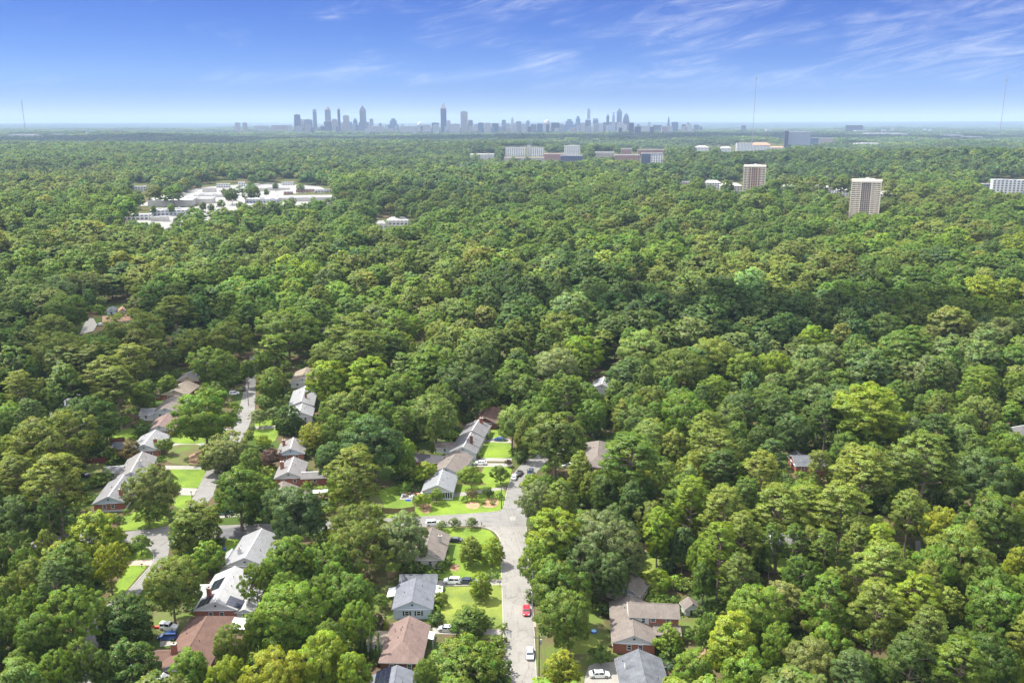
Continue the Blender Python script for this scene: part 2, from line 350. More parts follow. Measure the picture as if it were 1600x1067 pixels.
def pine_lobes(h, R, z0, n):
    out = []
    for i in range(n):
        t = (i + .5)/n; z = z0 + (h - z0 - .6)*t**.85; env = R*(math.sin(pi*min(1, .18 + .82*t)**.8)**.7*.9 + .15) if t < .93 else R*.35
        a = i*2.4 + random.uniform(-.5, .5); d = env*sqrt(random.uniform(.12, 1))
        r = random.uniform(1.1, 1.9)*(R/5)**.5; out.append((d*cos(a), d*sin(a), z - .06*d*d/R, r, r*random.uniform(.42, .62)))
    return out
for i in range(5):
    R = 8.2 + .5*(i % 3); h = 17.5; lb = dome(70 + 6*i, R, 4.0, h, 1.75 + .1*(i % 2), lz=.8, wob=.3, rmin=.40)
    proto('oak%d' % i, 2*R, h, lb, 42000, .205, h*.72, .42, nl=12, hue=.012)
for i in range(3):
    R = 5.4; h = 24; lb = dome(74, R, 4.5, h, 1.55, lz=.85, wob=.34, rmin=.40, belly=.5)
    proto('tall%d' % i, 2*R, h, lb, 34000, .205, h*.85, .36, nl=10, hue=.012)
for i in range(3):
    R = 5.6; h = 12.0; lb = dome(95, R, .4, h, 1.12, lz=.85, wob=.16, rmin=.42, belly=.36)
    proto('mag%d' % i, 2*R, h, lb, 28000, .175, h*.8, .28, nl=5, hue=.016, flowers=.004, jit=.7)
for i in range(4):
    h = 27.0; R = 5.2 + .4*(i % 2); lb = pine_lobes(h, R, (13.5, 11.5, 15.0, 12.5)[i], 54)
    proto('pine%d' % i, 2*R, h, lb, 26000, .185, h*.95, .34, mat=BARKP, nl=30, fork=.40, dead=5, hue=.01, zmin=-.3, jit=.8, upb=.7, shell=.45)
for i in range(2):
    R = 3.0; h = 5.6; lb = dome(34, R, 1.3, h, .85, lz=.8, wob=.25, rmin=.42)
    proto('small%d' % i, 2*R, h, lb, 9000, .125, h*.7, .11, nl=9, fork=.1, hue=.012)
lb = [(0, 0, .6 + 8.6*t, .78*(1 - .75*t)**.6, .75) for t in np.linspace(0, 1, 14)]
proto('cypress0', 1.6, 10.0, lb, 2600, .15, 8.5, .1, nl=1, shell=.8, nsub=0)
lb = [(.0, 0, .5 + 3.4*t, 1.35*(1 - t)+.15, .6) for t in np.linspace(0, 1, 12)]
proto('cone0', 2.8, 4.4, lb, 2600, .14, 3.6, .08, nl=1, shell=.8, nsub=0)
for i in range(2):
    lb = dome(16, 1.0, .0, 1.7, .55, lz=.9, wob=.2, rmin=.3)
    proto('bush%d' % i, 2.0, 1.7, lb, 1500, .105, 1.0, .06, nl=2, shell=.8, nsub=3)
# ---- lighter copies of the tree shapes for the wood that recedes to the horizon
HID = bpy.data.collections.new('forest_shapes'); HID2 = bpy.data.collections.new('far_forest_shapes')
def far_proto(col, key, lobes, nleaf, size, ztop, r0, mat, trunk=True, **kw):
    me = leaf_mesh('woodland_' + key, lobes, nleaf, size, **kw)
    o = bpy.data.objects.new(key, me)
    if trunk:
        mb = MB(); mb.tube([(0, 0, -.5), (0, 0, ztop)], [r0, r0*.3], mat, 5)
        t = mb.mesh('t'); import bmesh
        b = bmesh.new(); b.from_mesh(me); n0 = len(b.faces); b.from_mesh(t); b.faces.ensure_lookup_table()
        for f in b.faces[n0:]: f.material_index = 1
        b.to_mesh(me); b.free(); me.materials.append(mat)
    col.objects.link(o); return o
FW = []                                          # (width, height) of each
for i in range(6):
    R = 7.1; h = 22.0 + (i % 3); far_proto(HID, 'w%02d' % i, dome(72, R, 4.0, h, 1.5, lz=.85, wob=.2, fill=.12, rmin=.44, belly=.5), 12500, .37, 12, .4, BARK, cw=1.2, nsub=5, lv=(.88, 1.0, 1.1)); FW.append((16, 17.5))
for i in range(6, 8):
    R = 5.4; h = 23; far_proto(HID, 'w%02d' % i, dome(44, R, 4.5, h, 1.7, lz=.85, wob=.32, rmin=.42, belly=.5), 9000, .36, 20, .35, BARK); FW.append((11, 23))
for i in range(8, 11):
    h = 25.0; R = 5.2; far_proto(HID, 'w%02d' % i, pine_lobes(h, R, 11.0, 40), 7500, .34, 24, .32, BARKP, zmin=-.3, jit=.8, upb=.7, shell=.5); FW.append((10.5, 25))
for i in range(5):
    far_proto(HID2, 'v%02d' % i, dome(26, 7.2, 2.5, 22.5, 2.5, lz=.85, wob=.28, rmin=.42, belly=.5), 1500, .98, 12, .4, BARK, trunk=False, nsub=3, cw=1.3, lv=(.9, 1.0, 1.08))
def patch(i):                                    # a stand of crowns for the far distance
    lobes = []
    for a in range(13):
        x, y = random.uniform(-34, 34), random.uniform(-34, 34); hh = random.uniform(12, 20); 
        for b in range(4): lobes.append((x + random.uniform(-5, 5), y + random.uniform(-5, 5), hh - random.uniform(2, 6), random.uniform(4, 6), random.uniform(3.5, 5)))
    far_proto(HID2, 'v%02d' % i, lobes, 2200, 2.3, 1, 1, BARK, trunk=False, nsub=3, cw=.3)
for i in range(5, 8): patch(i)
# ------------------------------------------------------------------ tones
TONE = {'d': (.080, .134, .026), 'g': (.120, .190, .030), 'f': (.150, .232, .030), 'y': (.205, .280, .026), 'l': (.178, .246, .064), 'o': (.155, .200, .038),
        'b': (.096, .156, .046), 'Y': (.225, .268, .026), 'P': (.102, .068, .062), 'R': (.145, .128, .052), 'k': (.198, .248, .044), 't': (.190, .222, .064), 'w': (.168, .222, .088)}
# ------------------------------------------------------------------ streets, drives, lawns (outlines sighted on the flat ground)
FAR_CLEAR = []; BLOCKED = []; KEEP = []; OPEN_G = []; LAND = []      # LAND: landmarks (x px, y px, phrase) that tree labels refer to
FOREST_START = 338
def surf_mat(name, col, sc=.35, amt=.25, col2=None, fine=6.0, wear=None):
    m, nt, out = newmat(name); N = nt.nodes; L = nt.links; g = N.new('ShaderNodeNewGeometry')
    def noi(s, det=5, r=.6, st=None):
        t = N.new('ShaderNodeTexNoise'); t.inputs['Scale'].default_value = s; t.inputs['Detail'].default_value = det; t.inputs['Roughness'].default_value = r
        if st: mp = N.new('ShaderNodeMapping'); mp.inputs['Scale'].default_value = st; L.new(g.outputs['Position'], mp.inputs[0]); L.new(mp.outputs[0], t.inputs[0])
        else: L.new(g.outputs['Position'], t.inputs[0])
        return t.outputs[0]
    r = N.new('ShaderNodeValToRGB'); L.new(noi(sc), r.inputs[0]); e = r.color_ramp.elements; e[0].position = .36; e[1].position = .66
    e[0].color = (*(col2 or tuple(c*(1-amt) for c in col)), 1); e[1].color = (*col, 1)
    r2 = N.new('ShaderNodeValToRGB'); L.new(noi(fine, 3, .7), r2.inputs[0]); r2.color_ramp.elements[0].color = (.82, .82, .82, 1); r2.color_ramp.elements[0].position = .3; r2.color_ramp.elements[1].color = (1.12, 1.12, 1.12, 1); r2.color_ramp.elements[1].position = .7
    mx = N.new('ShaderNodeMix'); mx.data_type = 'RGBA'; mx.blend_type = 'MULTIPLY'; mx.inputs[0].default_value = 1; L.new(r.outputs[0], mx.inputs[6]); L.new(r2.outputs[0], mx.inputs[7]); c = mx.outputs[2]
    if wear:                                      # cracks, patches and oil streaks along the road
        w = N.new('ShaderNodeValToRGB'); L.new(noi(1.0, 8, .75, wear), w.inputs[0]); w.color_ramp.elements[0].position = .36; w.color_ramp.elements[0].color = (.68, .66, .64, 1); w.color_ramp.elements[1].position = .47; w.color_ramp.elements[1].color = (1, 1, 1, 1)
        m2 = N.new('ShaderNodeMix'); m2.data_type = 'RGBA'; m2.blend_type = 'MULTIPLY'; m2.inputs[0].default_value = .8; L.new(c, m2.inputs[6]); L.new(w.outputs[0], m2.inputs[7]); c = m2.outputs[2]
        vo = N.new('ShaderNodeTexVoronoi'); vo.feature = 'DISTANCE_TO_EDGE'; vo.inputs['Scale'].default_value = .22; L.new(g.outputs['Position'], vo.inputs[0])
        cr = N.new('ShaderNodeValToRGB'); L.new(vo.outputs[0], cr.inputs[0]); cr.color_ramp.elements[0].position = .004; cr.color_ramp.elements[0].color = (.6, .58, .56, 1); cr.color_ramp.elements[1].position = .014; cr.color_ramp.elements[1].color = (1, 1, 1, 1)
        m3 = N.new('ShaderNodeMix'); m3.data_type = 'RGBA'; m3.blend_type = 'MULTIPLY'; m3.inputs[0].default_value = .7; L.new(c, m3.inputs[6]); L.new(cr.outputs[0], m3.inputs[7]); c = m3.outputs[2]
    b = N.new('ShaderNodeBsdfPrincipled'); b.inputs['Roughness'].default_value = .9; b.inputs['Specular IOR Level'].default_value = .2; L.new(c, b.inputs['Base Color']); L.new(b.outputs[0], out.inputs[0]); return m
ROAD_S = surf_mat('worn_pale_asphalt', (.225, .214, .195), .12, .16, wear=(.9, .16, 1)); ROAD_X = surf_mat('grey_asphalt', (.198, .192, .180), .1, .2, wear=(.2, .7, 1)); ROAD_D = surf_mat('dark_asphalt', (.13, .13, .135), .3, .3)
CONC = surf_mat('concrete', (.26, .247, .222), .4, .15, fine=3); CONCP = surf_mat('pink_concrete', (.34, .27, .22), .4, .15)
LAWN = surf_mat('lawn_grass', (.150, .218, .022), .10, .3, col2=(.082, .135, .018), fine=1.6); LAWN2 = surf_mat('dry_lawn_grass', (.185, .218, .034), .12, .3, col2=(.105, .14, .028), fine=1.6)
LAWN3 = surf_mat('shaded_lawn_grass', (.085, .135, .02), .18, .4, col2=(.10, .085, .04), fine=2.2)  # tree shade put into the grass colour, with brown soil patches
SOIL = surf_mat('bare_soil', (.26, .17, .10), .5, .3, fine=2); STRAW = surf_mat('pine_straw', (.36, .23, .13), .5, .3, fine=2)
KERB = P('kerb_concrete', (.36, .34, .31), .9, noise=.2, nscale=.5)
def smooth_line(pts, n=3):
    """Catmull-Rom through points."""
    out = []; k = len(pts)
    for i in range(k - 1):
        p0, p1, p2, p3 = (Vector(pts[max(0, min(k-1, i+d))]) for d in (-1, 0, 1, 2))
        for j in range(n):
            t = j/n; out.append(.5*((2*p1) + (p2-p0)*t + (2*p0 - 5*p1 + 4*p2 - p3)*t*t + (3*p1 - p0 - 3*p2 + p3)*t**3))
    out.append(Vector(pts[-1])); return out
def sheet(name, px, mat, z, curve=False, keep=True, th=0.0, jag=0.0):
    g = [at(a, b) for a, b in px]
    if curve: g = smooth_line(g + [g[0]], 3)[:-1]
    if jag: g = [p + Vector((random.uniform(-jag, jag), random.uniform(-jag, jag), 0)) for p in g]
    mb = MB(); ring = [(p.x, p.y, z) for p in g]
    a = sum(ring[i][0]*ring[(i+1) % len(ring)][1] - ring[(i+1) % len(ring)][0]*ring[i][1] for i in range(len(ring)))
    if a < 0: ring.reverse()
    mb.poly(ring, mat); o = mb.build(name, kind='structure')
    OPEN_G.append([(p.x, p.y) for p in g])
    if keep: KEEP.append([(a_, b_) for a_, b_ in px])
    return o
def kerb(px, z=.13, w=.16, side=1):
    g = smooth_line([at(a, b) for a, b in px], 3); mb = MB()
    for p, q in zip(g, g[1:]):
        d = (q - p).normalized(); n = Vector((-d.y, d.x, 0))*w*side
        r = [p, q, q + n, p + n]
        if side < 0: r.reverse()
        mb.solid([(v.x, v.y, -.05) for v in r], [(v.x, v.y, z) for v in r], KERB)
    tag(mb.build('kerb'), kind='structure')
LE = [(793, 1240), (789, 1067), (786, 950), (784, 900), (782.5, 850), (779, 838), (770, 829), (755, 823.5), (735, 821.5), (690, 822.5), (600, 825), (450, 832), (300, 843)]
LT = [(300, 822), (450, 817), (600, 811), (700, 805), (770, 800), (784, 797), (788, 790), (791, 775), (794, 761), (799, 748), (807, 736), (822, 719), (845, 703), (880, 686)]
RE = [(915, 690), (875, 706), (853, 722), (839, 737), (832, 756), (828, 776), (824, 800), (822, 820)]
RS = [(822, 823), (824, 860), (827, 900), (832, 950), (838, 1067), (846, 1240)]
sheet('road', LE[:8] + [(778, 822)] + RS, ROAD_S, .05)
sheet('cross_street', LT + RE + [(822, 823), (778, 822)] + LE[7:], ROAD_X, .03)
kerb(LE[1:7] + LE[7:11], side=1); kerb(list(reversed(LT[2:12])), side=-1) if False else kerb(LT[2:12], side=1); kerb(RS[:5], side=1)
sheet('road_patch', [(797, 807), (806, 806), (806, 813), (797, 813)], CONC, .055, keep=False); 
sheet('road_patch', [(796, 985), (799, 985), (799.5, 996), (797, 996)], ROAD_D, .055, keep=False); sheet('road_patch', [(794, 1004), (797, 1004), (797, 1008), (794, 1008)], ROAD_D, .055, keep=False)
sheet('soil_strip', [(781, 987), (785, 987), (786.5, 1045), (782, 1045)], SOIL, .02, keep=False)
WL = [(390, 556), (384, 600), (376, 630), (366, 658), (345, 688), (330, 720), (318, 745), (305, 772), (286, 799), (262, 821), (240, 826), (215, 828), (188, 832)]
WR = [(188, 846), (215, 850), (234, 858), (240, 870), (236, 882), (225, 895), (210, 912), (197, 925), (178, 937), (155, 955), (120, 1010), (80, 1100), (140, 1100), (152, 1010), (180, 960), (192, 944), (215, 930), (228, 915), (240, 897), (252, 884), (262, 872), (266, 850), (285, 828), (310, 800), (333, 775), (341, 750), (355, 720), (375, 690), (388, 668), (398, 640), (400, 600), (399, 556)]
sheet('west_street', WL + WR, ROAD_X, .04); kerb(WR[1:9], side=1); sheet('west_lane', [(188, 832), (100, 835), (50, 846), (33, 885), (0, 915), (-60, 960), (-30, 985), (22, 950), (40, 905), (60, 862), (100, 850), (188, 846)], ROAD_X, .04, keep=False)
NL = [0]
def lawn(px, m=LAWN, z=.02, name='lawn', keep=True):
    NL[0] += 1; z += (NL[0] % 6)*.004; return sheet(name, px, m, z, curve=True, keep=keep)
lawn([(600, 810.5), (700, 804.5), (772, 799), (783, 795), (787, 786), (790.5, 770), (775, 758), (745, 758), (712, 758), (706, 776), (682, 783), (648, 792), (640, 764), (614, 760), (585, 770), (572, 790), (575, 809)])
lawn([(755, 692), (775, 690), (796, 692), (799, 706), (796, 714), (765, 716), (750, 713)]); lawn([(757, 729), (797, 729), (796, 748), (793, 758), (768, 760), (750, 748)])
lawn([(768, 671), (786, 670), (790, 682), (768, 685)]); lawn([(690, 825), (755, 826.5), (770, 834), (777, 845), (780, 860), (781, 893), (735, 897), (694, 895), (688, 860)])
lawn([(688, 896), (782, 895), (783, 904), (690, 905)], LAWN); lawn([(690, 916), (736, 916), (783, 914), (785, 950), (786.5, 984), (745, 1000), (700, 985), (690, 965), (684, 940)], LAWN2)
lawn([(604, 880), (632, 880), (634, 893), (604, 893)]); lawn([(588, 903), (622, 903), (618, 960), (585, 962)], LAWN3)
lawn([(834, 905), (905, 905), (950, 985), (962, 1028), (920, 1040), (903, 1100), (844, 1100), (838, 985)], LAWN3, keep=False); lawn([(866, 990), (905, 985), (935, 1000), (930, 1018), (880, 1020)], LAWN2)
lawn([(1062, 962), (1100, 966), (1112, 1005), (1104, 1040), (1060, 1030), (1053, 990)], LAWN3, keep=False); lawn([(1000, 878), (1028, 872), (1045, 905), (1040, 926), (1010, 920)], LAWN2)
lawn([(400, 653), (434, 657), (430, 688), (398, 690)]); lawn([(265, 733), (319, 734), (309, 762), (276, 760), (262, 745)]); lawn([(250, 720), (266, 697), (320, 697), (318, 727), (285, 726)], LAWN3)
lawn([(268, 681), (320, 678), (319, 692), (274, 692)]); lawn([(276, 775), (299, 773), (290, 793), (272, 790)]); lawn([(187, 829), (193, 806), (222, 799), (258, 806), (262, 819), (240, 825), (215, 827)])
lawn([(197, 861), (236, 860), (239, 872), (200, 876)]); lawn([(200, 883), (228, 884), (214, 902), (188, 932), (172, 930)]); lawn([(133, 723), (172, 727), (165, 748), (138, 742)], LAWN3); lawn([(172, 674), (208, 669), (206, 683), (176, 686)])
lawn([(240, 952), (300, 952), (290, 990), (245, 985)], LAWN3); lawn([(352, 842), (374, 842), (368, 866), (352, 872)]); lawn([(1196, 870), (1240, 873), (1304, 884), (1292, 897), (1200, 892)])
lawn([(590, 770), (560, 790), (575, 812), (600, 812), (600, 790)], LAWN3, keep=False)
def drive(px, m=CONC, keep=True, z=.035): sheet('driveway', px, m, z, keep=keep)
drive([(683, 906.5), (783, 904.5), (784, 913.5), (684, 915.5)]); drive([(676, 980), (786, 983), (786.5, 992), (676, 990)]); drive([(743, 715), (800, 716), (799, 721), (743, 720)]); drive([(740, 723), (801, 724), (799, 729), (740, 729)])
drive([(757, 684.5), (796, 685.5), (800, 692), (757, 690)]); drive([(705, 771), (791, 760), (791, 764), (706, 777)], CONC); drive([(832.5, 967), (866, 969), (866, 979), (833, 979)], CONCP); drive([(903, 1038), (966, 1033), (978, 1072), (903, 1075)], CONC)
drive([(253, 727), (322, 728), (318, 733), (258, 733)]); drive([(270, 692.5), (324, 692), (320, 697), (270, 697)]); drive([(280, 762), (309, 763), (303, 774), (280, 773)]); drive([(197, 876.5), (238, 873), (236, 883), (200, 883)], CONCP)
drive([(342, 826), (382, 822), (380, 842), (345, 842)], ROAD_D); drive([(396, 666), (432, 665), (432, 669), (395, 671)]); drive([(840, 979), (846, 979), (853, 987), (848, 990)], CONC); drive([(250, 1000), (266, 998), (268, 1008), (250, 1010)], CONC)
drive([(338, 800), (375, 795), (378, 806), (338, 810)], CONC); drive([(1190, 832), (1300, 838), (1300, 850), (1190, 845)], CONC); drive([(1430, 845), (1438, 845), (1440, 865), (1431, 865)], ROAD_X)
def bed(px, m=STRAW): sheet('flower_bed', px, m, .045, curve=True, keep=False)
bed([(728, 786), (738, 783), (748, 786), (748, 793), (738, 795), (728, 792)]); bed([(754, 782), (766, 778), (778, 781), (777, 790), (764, 793), (753, 790)]); bed([(1088, 1012), (1110, 1014), (1112, 1035), (1090, 1038)], SOIL); bed([(1000, 875), (1008, 868), (1012, 850), (1004, 848), (998, 862)], SOIL); bed([(703, 880), (718, 883), (714, 892), (704, 890)], SOIL)
bed([(658, 787), (672, 787), (672, 800), (658, 800)], SOIL); bed([(295, 712), (312, 705), (318, 715), (315, 724), (296, 724)], SOIL)
bed([(1000, 1008), (1025, 990), (1040, 996), (1038, 1010)], SOIL)
# ------------------------------------------------------------------ houses
def shingle(name, col, amt=.2):
    """Asphalt shingles: courses across the slope, blotches and streaks of age."""
    m, nt, out = newmat(name); N = nt.nodes; L = nt.links; tc = N.new('ShaderNodeTexCoord')
    t = N.new('ShaderNodeTexNoise'); t.inputs['Scale'].default_value = .45; t.inputs['Detail'].default_value = 7; t.inputs['Roughness'].default_value = .7; L.new(tc.outputs['Object'], t.inputs[0])
    r = N.new('ShaderNodeValToRGB'); L.new(t.outputs[0], r.inputs[0]); r.color_ramp.elements[0].position = .3; r.color_ramp.elements[1].position = .7
    r.color_ramp.elements[0].color = (*(c*(1-amt*1.3) for c in col), 1); r.color_ramp.elements[1].color = (*(min(1, c*(1+amt*.5)) for c in col), 1)
    br = N.new('ShaderNodeTexBrick'); br.inputs['Scale'].default_value = 1.0; br.inputs['Brick Width'].default_value = .9; br.inputs['Row Height'].default_value = .35; br.inputs['Mortar Size'].default_value = .02; br.inputs['Mortar'].default_value = (.72, .72, .72, 1)
    br.inputs['Color1'].default_value = (1.06, 1.06, 1.06, 1); br.inputs['Color2'].default_value = (.9, .9, .9, 1)
    sp = N.new('ShaderNodeSeparateXYZ'); cb = N.new('ShaderNodeCombineXYZ'); L.new(tc.outputs['Object'], sp.inputs[0]); L.new(sp.outputs[1], cb.inputs[0]); L.new(sp.outputs[0], cb.inputs[1]); L.new(cb.outputs[0], br.inputs[0])
    mx = N.new('ShaderNodeMix'); mx.data_type = 'RGBA'; mx.blend_type = 'MULTIPLY'; mx.inputs[0].default_value = 1; L.new(r.outputs[0], mx.inputs[6]); L.new(br.outputs[0], mx.inputs[7])
    b = N.new('ShaderNodeBsdfPrincipled'); b.inputs['Roughness'].default_value = .85; b.inputs['Specular IOR Level'].default_value = .25; L.new(mx.outputs[2], b.inputs['Base Color']); L.new(b.outputs[0], out.inputs[0]); return m
RF = {'grey': shingle('grey_shingle', (0.156, 0.152, 0.156)), 'blue': shingle('blue_grey_shingle', (.135, .143, .165)), 'pale': shingle('pale_grey_shingle', (0.172, 0.164, 0.16)), 'tan': shingle('tan_shingle', (0.211, 0.176, 0.136)),
      'brown': shingle('brown_shingle', (0.129, 0.076, 0.058)), 'rose': shingle('rose_brown_shingle', (0.168, 0.117, 0.101)), 'taupe': shingle('taupe_shingle', (0.156, 0.133, 0.117)), 'white': shingle('white_roof', (.30, .298, .295), .08), 'metal': shingle('light_metal_roof', (0.179, 0.187, 0.195), .1),
      'dark': shingle('dark_shingle', (0.066, 0.062, 0.066)), 'orange': shingle('orange_tan_shingle', (0.328, 0.203, 0.133)), 'slate': shingle('slate_shingle', (0.121, 0.129, 0.144), .35), 'lgrey': shingle('light_blue_grey_roof', (.205, .207, .213), .1)}
WL_ = {'brick': P('red_brick', (.30, .12, .078), .9, noise=.35, nscale=3.0), 'brickd': P('dark_brick', (.16, .065, .045), .9, noise=.35, nscale=3.0), 'white': P('white_siding', (.50, .50, .50), .7, noise=.06, nscale=1.0), 'cream': P('cream_siding', (.45, .42, .36), .7, noise=.08),
       'ice': P('pale_blue_siding', (.42, .48, .55), .7, noise=.06), 'greyw': P('grey_siding', (.36, .37, .38), .8, noise=.1), 'tanw': P('tan_siding', (.45, .36, .26), .8, noise=.1), 'green': P('green_siding', (.20, .24, .20), .8, noise=.1)}
TRIM = P('white_trim', (.60, .60, .59), .6); GLASS = P('window_glass', (.03, .04, .05), .08, spec=.6); SHUT = P('dark_shutter', (.03, .045, .05), .6); DOORM = P('door_paint', (.70, .70, .68), .5); PVENT = P('vent_pipe', (.12, .12, .12), .6)
SOLAR = P('solar_cells', (.012, .014, .028), .12, spec=.7); SOLF = P('solar_frame', (.25, .26, .28), .4, metal=.6); WOODF = P('weathered_wood', (.22, .15, .10), .9, noise=.35, nscale=2.0, streak=(6, 6, .4)); REDF = P('stained_wood', (.17, .05, .035), .85, noise=.3, nscale=2.0, streak=(6, 6, .4))
def roof_part(parent, u0, u1, v0, v1, ez, rz, axis, hipn, hipf, mat, gable, oh=.45):
    """Gable or hip roof with fascia; ridge along v or u."""
    if axis == 'u':
        def T(a, b, z): return (b, a, z)
        a0, a1, b0, b1 = v0, v1, u0, u1           # a: across the ridge, b: along it
    else:
        def T(a, b, z): return (a, b, z)
        a0, a1, b0, b1 = u0, u1, v0, v1
    flip = axis == 'u'; mb = MB(); ac = (a0+a1)/2; hw = (a1-a0)/2; sl = (rz-ez)/hw; ze = ez - sl*oh
    A0, A1, B0, B1 = a0-oh, a1+oh, b0-oh*.8, b1+oh*.8
    r0 = B0 if not hipn else b0 + hw*hipn; r1 = B1 if not hipf else b1 - hw*hipf; t = .17
    def F(pts, m): mb.poly([T(*p) for p in (reversed(pts) if flip else pts)], m)
    zc = lambda a: rz - sl*abs(a - ac)
    F([(A0, B0, ze), (ac, r0, rz), (ac, r1, rz), (A0, B1, ze)], mat); F([(A1, B1, ze), (ac, r1, rz), (ac, r0, rz), (A1, B0, ze)], mat)
    if hipn: F([(A1, B0, ze), (ac, r0, rz), (A0, B0, ze)], mat)
    if hipf: F([(A0, B1, ze), (ac, r1, rz), (A1, B1, ze)], mat)
    # fascia and soffit
    for p, q in (((A0, B1), (A0, B0)), ((A1, B0), (A1, B1))): F([(*p, ze - t), (*q, ze - t), (*q, ze), (*p, ze)], TRIM)
    for hip, B, s in ((hipn, B0, 1), (hipf, B1, -1)):
        if hip: pts = [(A0, B, ze - t), (A1, B, ze - t), (A1, B, ze), (A0, B, ze)]; F(pts if s > 0 else pts[::-1], TRIM)
        else:
            for x0, x1 in ((A0, ac), (ac, A1)):
                pts = [(x0, B, zc(x0) - t*1.3), (x1, B, zc(x1) - t*1.3), (x1, B, zc(x1)), (x0, B, zc(x0))]; F(pts if s > 0 else pts[::-1], TRIM)
                pts = [(x0, B, zc(x0) - t*1.3), (x0, B + s*oh*.8, zc(x0) - t*1.3), (x1, B + s*oh*.8, zc(x1) - t*1.3), (x1, B, zc(x1) - t*1.3)]; F(pts, TRIM)
            Bi = B + s*(oh*.8 - .01); pts = [(A0, Bi, ze - t), (A1, Bi, ze - t), (ac, Bi, rz - t*1.3)]; F(pts if s > 0 else pts[::-1], gable)
    F([(A0, B1, ze - t), (A1, B1, ze - t), (A1, B0, ze - t), (A0, B0, ze - t)], TRIM)
    # ridge cap
    r = MB()
    o = mb.build('roof', parent); rc = MB(); 
    pts = [(ac - .16, r0 + .03, rz - .05 + .0), (ac + .16, r0 + .03, rz - .05), (ac + .16, r1 - .03, rz - .05), (ac - .16, r1 - .03, rz - .05)]
    bot = [T(*p) for p in pts]; top = [T(ac - .05, p[1], rz + .05) if i in (0, 3) else T(ac + .05, p[1], rz + .05) for i, p in enumerate(pts)]
    if flip: bot.reverse(); top.reverse()
    rc.solid(bot, top, TRIM if mat in (RF['grey'], RF['white'], RF['pale'], RF['lgrey'], RF['metal']) else mat); rc.build('ridge_cap', o)
    return o
def window(parent, x, y, z, ax, w=1.0, h=1.25, shutter=False, out=1):
    """Window on a wall facing -y ('n'), +y ('f'), -x ('l') or +x ('r'); glass with a white frame and sash bars as its sub-part."""
    d = {'n': (0, -1), 'f': (0, 1), 'l': (-1, 0), 'r': (1, 0)}[ax]; g = MB(); f = MB()
    def bx(mb, s0, s1, z0, z1, p0, p1, m):
        if d[0] == 0: ys = sorted((y + d[1]*p0, y + d[1]*p1)); mb.box(x + s0, x + s1, ys[0], ys[1], z0, z1, m)
        else: xs = sorted((x + d[0]*p0, x + d[0]*p1)); mb.box(xs[0], xs[1], y + s0, y + s1, z0, z1, m)
    bx(g, -w/2, w/2, z, z + h, -.05, .02, GLASS)
    if shutter:
        for s in (-1, 1): bx(g, s*(w/2 + .12 + .2) - .2, s*(w/2 + .12 + .2) + .2, z - .02, z + h + .02, -.02, .07, SHUT)
    o = g.build('window', parent)
    for s in (-1, 1): bx(f, s*w/2 - .06, s*w/2 + .06, z - .08, z + h + .08, -.03, .06, TRIM)
    bx(f, -w/2 + .06, w/2 - .06, z + h - .02, z + h + .08, -.03, .06, TRIM); bx(f, -w/2 + .06, w/2 - .06, z - .08, z + .04, -.03, .09, TRIM); bx(f, -w/2 + .06, w/2 - .06, z + h*.48, z + h*.54, -.03, .04, TRIM); f.build('frame', o)
def chimney(roof, u, v, ztop, mat, w=.9, d=.6, z0=2.5, cap=None):
    mb = MB(); mb.box(u - w/2, u + w/2, v - d/2, v + d/2, z0, ztop, WL_[mat]); mb.box(u - w/2 - .07, u + w/2 + .07, v - d/2 - .07, v + d/2 + .07, ztop, ztop + .16, cap or KERB); mb.box(u - .18, u + .18, v - .15, v + .15, ztop + .16, ztop + .42, WL_['brickd']); mb.build('chimney', roof)
def solar(roof, a0, a1, v0, v1, uc, rz, sl, nx=2, ny=4):
    """Panels lying on a slope; a: distance from the ridge line (signed)."""
    mb = MB(); s = 1 if a0 + a1 > 0 else -1; zf = lambda a: rz - sl*abs(a)
    for i in range(nx):
        for j in range(ny):
            p0 = a0 + (a1 - a0)*i/nx + .05; p1 = a0 + (a1 - a0)*(i + 1)/nx - .05; q0 = v0 + (v1 - v0)*j/ny + .05; q1 = v0 + (v1 - v0)*(j + 1)/ny - .05
            r = [(p0, q0), (p1, q0), (p1, q1), (p0, q1)]
            mb.solid([(uc + a, b, zf(a) + .08) for a, b in r], [(uc + a, b, zf(a) + .14) for a, b in r], SOLF, SOLAR)
    tag(mb.build('solar_panel', roof))
